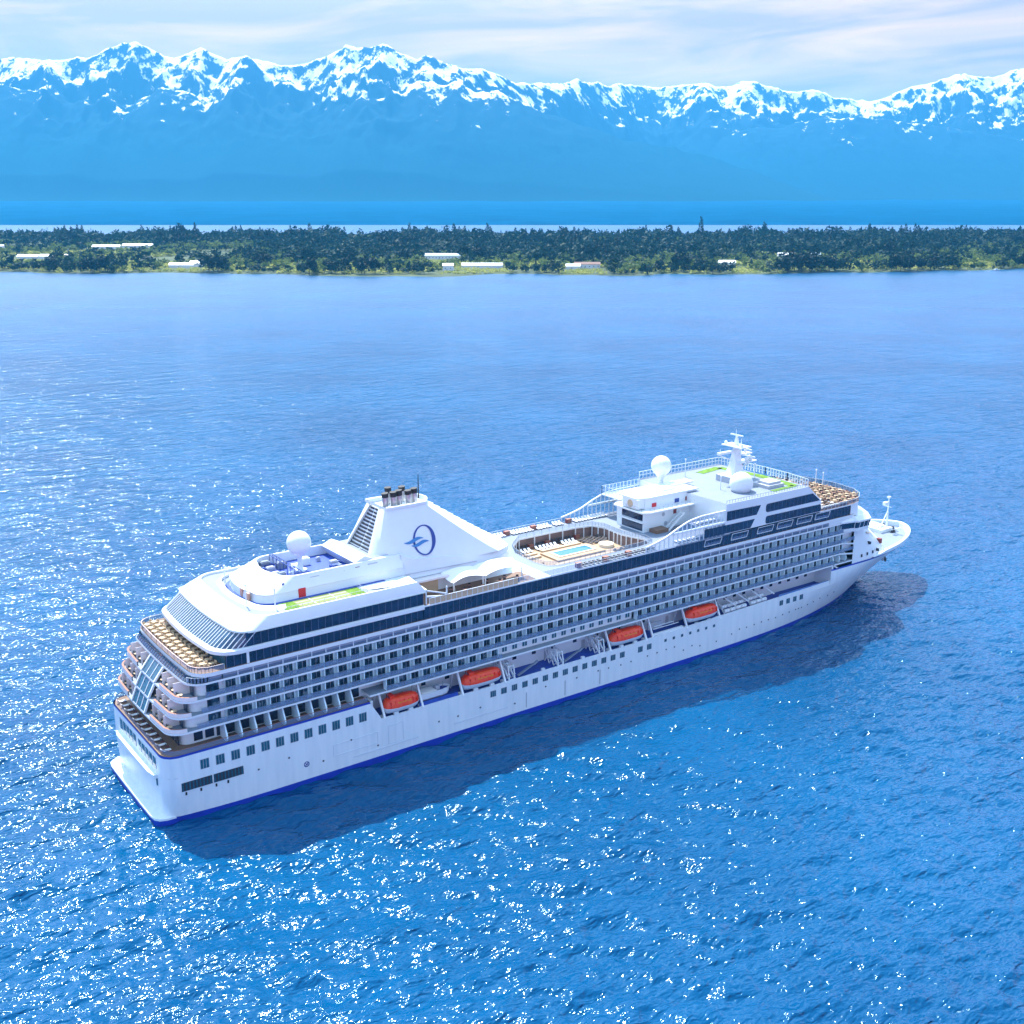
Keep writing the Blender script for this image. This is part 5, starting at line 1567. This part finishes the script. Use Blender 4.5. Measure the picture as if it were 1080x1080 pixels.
# bow fittings
q = MB().box(228, 233.5, -1.5, 6.4, 13.25, 14.3).box(229, 232, 0.5, 4.5, 14.3, 15.0).cyl((226, 2.5, 13.25), (226, 2.5, 14.4), 0.7).cyl((227, 6, 13.25), (227, 6, 14.2), 0.6).cyl((233.8, -2.6, 13.25), (233.8, -2.6, 14.1), 0.5)
q.build("windlass", [WHITE], SHIP)
for x, y in ((224, -0.5), (231.5, -2.8), (234.6, -0.2), (234.8, 3.4), (225, 6.5)):
    MB().cyl((x, y, 13.25), (x, y, 14.0), 0.34, n=10).cyl((x + 0.9, y, 13.25), (x + 0.9, y, 14.0), 0.34, n=10).box(x - 0.5, x + 1.4, y - 0.4, y + 0.4, 13.25, 13.4).build("bollard", [DARK], SHIP)
q = MB().cyl((232.5, 0, 14), (232.5, 0, 23.6), 0.34, 0.16, 10).bar((229.2, 0, 14.4), (232.4, 0, 19.2), 0.28).bar((230.6, 0, 22.0), (232.5, 0, 22.3), 0.2).box(230.2, 231.6, -0.5, 0.5, 21.4, 22.4).bar((232.2, -1.3, 20.8), (232.2, 1.3, 20.8), 0.16).box(232.1, 232.9, -0.45, 0.45, 23.4, 23.9)
q.build("fore_mast", [WHITE], SHIP)
# ------------------------------------------------------------------ lifeboats in their davits
def lifeboat_parts(L, W):
    hh = []
    st = [(-0.5, 0.0), (-0.47, 0.55), (-0.38, 0.85), (-0.2, 1.0), (0.15, 1.0), (0.33, 0.85), (0.44, 0.52), (0.5, 0.0)]
    for z, k, sh in ((0.0, 0.25, 0.88), (0.5, 0.72, 0.94), (1.2, 0.96, 0.985), (1.5, 1.0, 1.0)):
        hh.append([(L * x * sh, -W / 2 * y * k, z + 0.5 * abs(x) ** 2.2) for x, y in st] + [(L * x * sh, W / 2 * y * k, z + 0.5 * abs(x) ** 2.2) for x, y in reversed(st[1:-1])])
    hull_ = MB().loft(hh, close=True, cap0=True)
    cc = []
    for z, k, sh in ((1.5, 1.0, 1.0), (1.75, 1.0, 0.99), (2.6, 0.9, 0.93), (3.2, 0.66, 0.82), (3.45, 0.36, 0.66), (3.5, 0.1, 0.5)):
        cc.append([(L * x * sh, -W / 2 * y * k, z + 0.35 * abs(x) ** 2.2 * (1 if z < 2 else 0)) for x, y in st] + [(L * x * sh, W / 2 * y * k, z + 0.35 * abs(x) ** 2.2 * (1 if z < 2 else 0)) for x, y in reversed(st[1:-1])])
    can = MB().loft(cc, close=True, cap1=True)
    return hull_, can
def lifeboat(x, y, z, L, label, tender):
    e = empty("lifeboat", (x, y, z))
    tag(e, label, "lifeboat", "orange lifeboats hanging along the side")
    h, c = lifeboat_parts(L, 3.7)
    h.build("hull", [HULLW], e, smooth=True, angle=50)
    ca = c.build("canopy", [ORANGE], e, smooth=True, angle=50)
    for k in range(-1, 2):
        MB().box(k * L * 0.13 - L * 0.055, k * L * 0.13 + L * 0.055, -1.72, -1.45, 1.95, 2.65).build("side_hatch", [ORANGE2 if k > -2 else ORANGE], ca)
    MB().box(-L * 0.16, L * 0.2, -0.95, -0.55, 3.05, 3.36).build("roof_hatch", [ORANGE2], ca)
    MB().box(-L * 0.34, -L * 0.22, -0.8, 0.8, 2.9, 4.0).box(-L * 0.33, -L * 0.23, -0.85, 0.85, 3.45, 3.8).build("steering_cupola", [ORANGE], ca)
    MB().box(-L * 0.345, -L * 0.215, -0.7, 0.7, 3.5, 3.75).build("cupola_window", [GLASS], ca)
    for k in range(7):
        xx = (-0.36 + 0.12 * k) * L
        MB().box(xx - 0.05, xx + 0.05, -1.7, -1.3, 1.7, 2.9).build("canopy_rib", [ORANGE], ca)
    MB().cyl((-L * 0.48, 0, 0.4), (-L * 0.52, 0, 0.4), 0.3, n=10).build("propeller_guard", [DARK], e)
    q = MB().bar((-L * 0.36, 0, 3.0), (-L * 0.36, 0, 4.4), 0.1).bar((L * 0.36, 0, 2.8), (L * 0.36, 0, 4.4), 0.1)
    q.build("lifting_hook", [STEEL], e)
    return e
LB = [(51.8, 9.35, 8.6, 'aftmost and smallest orange lifeboat, just behind the open white rescue boat', 0),
      (71.9, 9.5, 10.6, 'orange lifeboat just forward of the open white rescue boat', 1),
      (113.4, 9.6, 10.8, 'orange lifeboat between the empty truss davits and the grey gangway', 1),
      (138.3, 9.9, 11.0, 'foremost orange lifeboat, beside the row of white life raft canisters', 1)]
for x, z, L, lab, t in LB: lifeboat(x, -14.9, z, L, lab, t)
def davit(x):
    b = MB().bar((x, -13.2, 14.7), (x, -16.1, 9.0), 0.42).bar((x, -11, 8.8), (x, -12.6, 14.5), 0.25).bar((x, -13.4, 14.3), (x, -15.4, 14.4), 0.3)
    b.box(x - 0.35, x + 0.35, -16.05, -14.6, 8.8, 9.3)
    b.build("davit", [WHITE], SHIP)
for x, z, L, lab, t in LB:
    davit(x - L / 2 - 0.2); davit(x + L / 2 + 0.3)
    for k in (-0.2, 0.2):
        MB().box(x + k * L - 0.5, x + k * L + 0.5, -16.15, -15.5, 9.25, 9.75).build("boat_chock", [WHITE], SHIP)
def truss(x):
    b = MB()
    for s in (0, 1.5):
        for j in range(3):
            y0, y1 = -11 - 1.7 * j, -11 - 1.7 * (j + 1)
            b.bar((x + s, y0, 8.8), (x + s, y1, 11.6 - 0.5 * j), 0.2).bar((x + s, y1, 8.8), (x + s, y0, 12 - 0.4 * j), 0.2)
        b.bar((x + s, -10.6, 13.8), (x + s, -16.0, 9.4), 0.3).bar((x + s, -11, 12.5), (x + s, -15.5, 12.3), 0.22).bar((x + s, -15.5, 12.3), (x + s, -16.0, 9.2), 0.22)
    for y, z in ((-12, 12.5), (-14, 12.4), (-15.5, 12.3), (-16, 9.3), (-13, 10)): b.bar((x, y, z), (x + 1.5, y, z), 0.18)
    b.build("truss_davit", [WHITE], SHIP)
for x in (78.6, 92.2, 104.4): truss(x)
b = MB()
for x in (84.5, 97.5): b.bar((x - 3, -15.2, 9.4), (x + 2.2, -14.2, 10.6), 0.5, 0.3).cyl((x + 2.2, -14.2, 10.4), (x + 3.4, -14.0, 10.9), 0.3, n=8)
b.build("boom", [PALEDECK], SHIP)
for x in (88, 99.5): MB().box(x - 0.4, x + 0.4, -16.15, -15.6, 9.2, 9.7).build("boat_chock", [WHITE], SHIP)
# open rescue boat
e = empty("rescue_boat", (60.3, -13.9, 9.5))
tag(e, "white open rescue boat with blue deck between the two after orange lifeboats", "rescue boat")
st = [(-3.9, 1.25), (-3.0, 1.45), (1.6, 1.45), (3.0, 1.05), (4.1, 0.0)]
rg = lambda k, z, sh: [(x * sh, -y * k, z) for x, y in st] + [(x * sh, y * k, z) for x, y in reversed(st[:-1])]
MB().loft([rg(0.4, 0, .85), rg(.85, .6, .95), rg(1, 1.9, 1), rg(.86, 1.9, .97), rg(.84, 1.5, .97)], close=True, cap0=True).build("hull", [WHITE], e)
MB().prism([(x * 0.96, y) for x, y, z in rg(.84, 0, 1)], 1.45, 1.55).build("deck", [DECKBLUE], e)
MB().box(-3.3, 0.2, -1.1, 1.1, 1.55, 1.95).build("cover", [CANVAS], e)
MB().box(0.4, 1.3, -0.5, 0.5, 1.55, 2.5).build("console", [GREY], e)
MB().bar((-3.2, 0, 1.6), (-3.2, 0, 3.0), 0.12).bar((2.4, 0, 1.6), (2.4, 0, 3.0), 0.12).build("lifting_post", [STEEL], e)
MB().box(55.9, 65.3, -15.8, -15.4, 8.9, 9.9).build("boat_cradle", [DECKBLUE], SHIP)
# gangway stowed in the opening forward
b = MB().box(121.6, 131.4, -15.8, -15.2, 9.5, 9.9, 0).box(121.8, 126.5, -13.5, -13.2, 10.2, 11.8, 1).bar((121.4, -15.7, 9.3), (121.4, -13.2, 14.6), 0.4).bar((122.6, -14.5, 10.6), (131, -14.5, 10.6), 0.16).bar((122.6, -14.8, 11.4), (129, -14.8, 11.4), 0.16)
b.build("gangway", [WHITE, GREY], SHIP)
# life raft canisters on sloping racks
def canister_mesh():
    return MB().cyl((-0.85, 0, 0), (0.85, 0, 0), 0.5, n=14).cyl((-0.62, 0, 0), (-0.52, 0, 0), 0.54, n=14, mi=1).cyl((0.52, 0, 0), (0.62, 0, 0), 0.54, n=14, mi=1).cyl((-0.06, 0, 0), (0.06, 0, 0), 0.54, n=14, mi=1).mesh("raft_canister", [WHITE, GREY])
CM = canister_mesh()
for k in range(14):
    x = 147.2 + 2.05 * (k % 7) + (1.4 if k % 7 > 3 else 0)
    o = put("raft_canister", CM, None, (x, -15.1 + (1.15 if k > 6 else 0), 10.15 + (0.75 if k > 6 else 0) + (x - 147) * 0.018))
    tag(o, "white life raft canister on a rack by the fore end of the boat deck", "life raft", "life raft canisters on the boat deck")
b = MB()
for k in range(4):
    x = 146.4 + 4.9 * k
    b.bar((x, -15.7, 9.2), (x, -12.8, 12.0), 0.25).bar((x, -15.7, 9.5), (x + 4.5, -15.7, 9.6), 0.15).bar((x, -13.9, 10.6), (x + 4.5, -13.9, 10.7), 0.15).bar((x, -12.9, 14.4), (x + 3.6, -15.4, 11.2), 0.3)
b.build("raft_rack", [WHITE], SHIP)
b = MB()
rail(b, [(x, -hbw(x, 9.6) + 0.2) for x in (166, 170, 174, 178, 182, 186)], 10.2, 0.55, 0.9, mg=0)
b.build("deck_railing", [mat("blue_rail_screen", (0.05, 0.16, 0.45), 0.4), PALEDECK], SHIP)

# ------------------------------------------------------------------ deck furniture: meshes shared, each piece its own object
def lounger(fab, frame):
    b = MB()
    b.box(-0.95, 0.35, -0.34, 0.34, 0.28, 0.42, 0)
    b.add([(0.35, -0.34, 0.28), (0.35, 0.34, 0.28), (0.95, 0.34, 0.78), (0.95, -0.34, 0.78), (0.35, -0.34, 0.42), (0.35, 0.34, 0.42), (0.9, 0.34, 0.9), (0.9, -0.34, 0.9)], [(0, 1, 2, 3), (7, 6, 5, 4), (0, 3, 7, 4), (1, 5, 6, 2), (3, 2, 6, 7)], 0)
    for x in (-0.85, 0.5):
        for y in (-0.3, 0.3): b.bar((x, y, 0), (x, y, 0.3), 0.07, mi=1)
    b.box(-0.95, 0.4, -0.37, -0.33, 0.24, 0.3, 1).box(-0.95, 0.4, 0.33, 0.37, 0.24, 0.3, 1)
    return b.mesh("sun_lounger", [fab, frame])
LW, LD = lounger(FABRIC, FRAMED), lounger(FRAMED, FRAMED)
def chair(c, f):
    b = MB().box(-0.27, 0.27, -0.27, 0.27, 0.38, 0.5, 0)
    b.box(0.2, 0.29, -0.27, 0.27, 0.5, 0.95, 1).box(-0.2, 0.25, -0.32, -0.27, 0.55, 0.66, 1).box(-0.2, 0.25, 0.27, 0.32, 0.55, 0.66, 1)
    for x in (-0.24, 0.24):
        for y in (-0.24, 0.24): b.bar((x, y, 0), (x, y, 0.4), 0.06, mi=1)
    return b.mesh("deck_chair", [c, f])
CB, CD = chair(FABRIC, BEIGE), chair(MAROON, FRAMED)
CR = chair(CREAM, BEIGE)
def table(top, leg, r=0.48):
    return MB().cyl((0, 0, 0.7), (0, 0, 0.75), r, n=14, mi=0).cyl((0, 0, 0.04), (0, 0, 0.7), 0.06, n=6, mi=1).cyl((0, 0, 0), (0, 0, 0.04), 0.28, n=10, mi=1).mesh("round_table", [top, leg])
TB, TR = table(CREAM, GREY, 0.55), table(REDTEAK, FRAMED)
rg2 = random.Random(21)
def item(nm, me, x, y, z, rz, lab, cat, grp):
    o = put(nm, me, None, (x, y, z), rz + rg2.uniform(-0.08, 0.08))
    tag(o, lab, cat, grp)
    return o
PI = math.pi
# after terrace cafe: four rows of cream tables with wicker chairs
for r_, x in enumerate((9.9, 11.5, 13.0)):
    for k in range(13):
        y = -13.6 + 2.2 * k + (0.7 if r_ % 2 else 0)
        if y > 14 or (x < 11 and abs(y) > 13.3): continue
        item("round_table", TB, x, y, 28.25, 0, "round cream table on the wooden terrace at the stern", "table", "cream tables on the stern terrace")
        for a in ((0.3, 1.9, 3.45, 5.0) if r_ < 2 else (0.4, 3.4)):
            if x + 0.85 * math.cos(a) < 9.2: continue
            item("wicker_chair", CB if rg2.random() < 0.5 else CR, x + 0.78 * math.cos(a), y + 0.78 * math.sin(a), 28.25, a, "wicker chair with pale seat at a cream table on the stern terrace", "chair", "wicker chairs on the stern terrace")
# stern balconies: dark red chairs and tables
for d in (7, 8, 9):
    for y in (-13.4, -10.6, -7.6, -4.8, 4.8, 7.6, 10.6):
        x = AFT[d] + 1.5
        item('balcony_table', TB, x, y, ZD[d] + 0.19, 0, 'round pale table on a balcony across the stern', 'table', 'tables on the stern balconies')
        for dy in (-0.85, 0.85): item("balcony_chair", CD, x, y + dy, ZD[d] + 0.19, PI, "dark red chair on a balcony across the stern", "chair", "dark chairs on the stern balconies")
for y in (-12.8, -10.2, -7.6, -5, -2.4, 0.2, 2.8, 5.4, 8, 10.6, 13):
    item('sun_lounger', LW, 3.5, y, 13.5, PI, 'white sun lounger on the lowest open deck at the stern', 'sun lounger', 'white loungers on the lowest stern deck')
for y in (-11.5, -9, -6.4, -3.8, -1.2, 1.4, 4, 6.6, 9.2):
    item("balcony_chair", CD, 4.2, y, 13.5, PI, "dark red chair on the lowest open deck at the stern", "chair", "dark chairs on the lowest stern deck")
# sun deck: port rail, starboard rail
def row(me, x0, x1, y, z, step, rz, lab, grp, skip=()):
    k, x = 0, x0
    while x <= x1:
        if not any(a < x < c for a, c in skip): item("sun_lounger", me, x, y, z, rz, lab, "sun lounger", grp)
        x += step; k += 1
row(LW, 91, 117, 14.6, TOPZ, 0.95, PI / 2, "white sun lounger in the row along the far rail of the sun deck", "white loungers along the far rail", ((94, 95), (99.2, 100.8), (107.4, 109), (113.2, 114)))
row(LW, 121, 131, 14.2, TOPZ, 1.0, PI / 2, "white sun lounger behind the far curved wind screen", "white loungers behind the far wind screen")
row(LD, 100.2, 122.6, -14.6, TOPZ, 1.25, -PI / 2, "dark sun lounger in the row along the near rail above the pool", "dark loungers along the near rail", ((105.8, 107.2), (112.8, 114), ))
row(LW, 129.5, 143.0, -14.6, TOPZ, 1.2, -PI / 2, "white sun lounger behind the near curved wind screen", "white loungers behind the near wind screen")
row(LW, 136.8, 143.6, -13.6, 34.35, 1.05, -PI / 2, "white sun lounger on the side gallery over the near wind screen", "white loungers on the side gallery")
# pool level: two rows under the far edge, dark group forward
row(LD, 99.6, 117.2, 9.9, 28.33, 1.05, PI / 2, "dark sun lounger in the rear row beside the pool", "dark loungers beside the pool", ((103.3, 104.4), (108.5, 109.5)))
row(LW, 98.6, 117.0, 7.9, 28.33, 1.15, PI / 2, "white sun lounger in the front row beside the pool", "white loungers beside the pool", ((102.2, 103.6), (110.2, 111.4)))
for k in range(18):
    x, y = 117.9 + 2.2 * (k % 3), 7.6 - 1.15 * (k // 3) - (7.2 if k // 3 > 3 else 0)
    item("sun_lounger", LD, x, y, 28.33, 0, "dark sun lounger in the block at the forward end of the pool", "sun lounger", "dark loungers forward of the pool")
for x, y in ((96.6, 6.2), (98.2, 8.0), (96.2, 0.8), (97.0, -3.2), (99, -7.5), (102, -8.6), (106, -8.4), (110.5, -8.6), (115, -8.3), (120.6, -8.2)):
    item("round_table", TB, x, y, 28.33, 0, "round cream table on the pool floor", "table", "cream tables on the pool floor")
    for a in (0.5, 2.6, 4.7): item("wicker_chair", CR, x + 0.8 * math.cos(a), y + 0.8 * math.sin(a), 28.33, a, "beige wicker chair at a table on the pool floor", "chair", "wicker chairs on the pool floor")
# bar terrace
for k in range(8):
    x, y = 66 + 2.3 * k, -12.6 - (k % 2) * 1.6
    item("round_table", TR, x, y, TOPZ + 0.05, 0, "small reddish table on the wooden bar terrace beside the funnel", "table", "reddish tables on the bar terrace")
    for a in (1.0, 4.1): item("deck_chair", CD, x + 0.75 * math.cos(a), y + 0.75 * math.sin(a), TOPZ + 0.05, a, "dark red chair on the wooden bar terrace beside the funnel", "chair", "dark red chairs on the bar terrace")
# fore terrace: brown and cream tables
for r_ in range(6):
    x = 190.6 + 2.1 * r_
    hw = float(np.interp(x, [190, 197, 201, 203.5], [14.6, 13.6, 10.6, 7.4]))
    n = int(2 * hw / 2.2)
    for k in range(n + 1):
        y = -hw + 2 * hw * k / n
        item("round_table", TB if (k + r_) % 3 else TR, x, y, TOPZ, 0, "round table on the open terrace above the bridge", "table", "round tables above the bridge")
        for a in (0.7, 2.3, 3.9, 5.4):
            xx = x + 0.75 * math.cos(a)
            if xx < 203.2: item("deck_chair", CR if (k * 7 + r_) % 2 else CD, xx, y + 0.75 * math.sin(a), TOPZ, a, "cushioned chair on the open terrace above the bridge", "chair", "chairs above the bridge")
for x in (184.2, 186.6, 188.6):
    for k in range(13):
        y = -12.6 + 2.1 * k
        item("sun_lounger", LW if (k + int(x)) % 3 else LD, x, y, TOPZ, PI, ("white" if (k + int(x)) % 3 else "dark") + " sun lounger facing aft in the rows on the open terrace above the bridge", "sun lounger", ("white" if (k + int(x)) % 3 else "dark") + " lounger rows on the open terrace above the bridge")
row(LW, 182, 192, -14.9, TOPZ, 1.05, -PI / 2, "white sun lounger at the near side of the open terrace above the bridge", "white loungers above the bridge")
# towel lockers on the sun deck (dark red boxes)
for x, y, z in ((94.5, 14.9, TOPZ), (100, 14.9, TOPZ), (108.2, 14.9, TOPZ), (119.2, 14.6, TOPZ), (106.5, -14.9, TOPZ), (98.6, -14.9, TOPZ), (113.4, -14.9, TOPZ), (103.9, 10.2, 28.33), (109, 10.2, 28.33), (98.2, 10.0, 28.33), (118.3, 10.0, 28.33)):
    o = MB().box(-0.7, 0.7, -0.45, 0.45, 0, 1.0, 0).box(-0.75, 0.75, -0.5, 0.5, 1.0, 1.08, 1).box(-0.6, 0.6, -0.47, -0.45, 0.1, 0.9, 1).build("towel_locker", [MAROON, REDTEAK], None, loc=(x, y, z))
    tag(o, "dark red towel locker standing in a row of sun loungers", "locker", "towel lockers among the loungers")
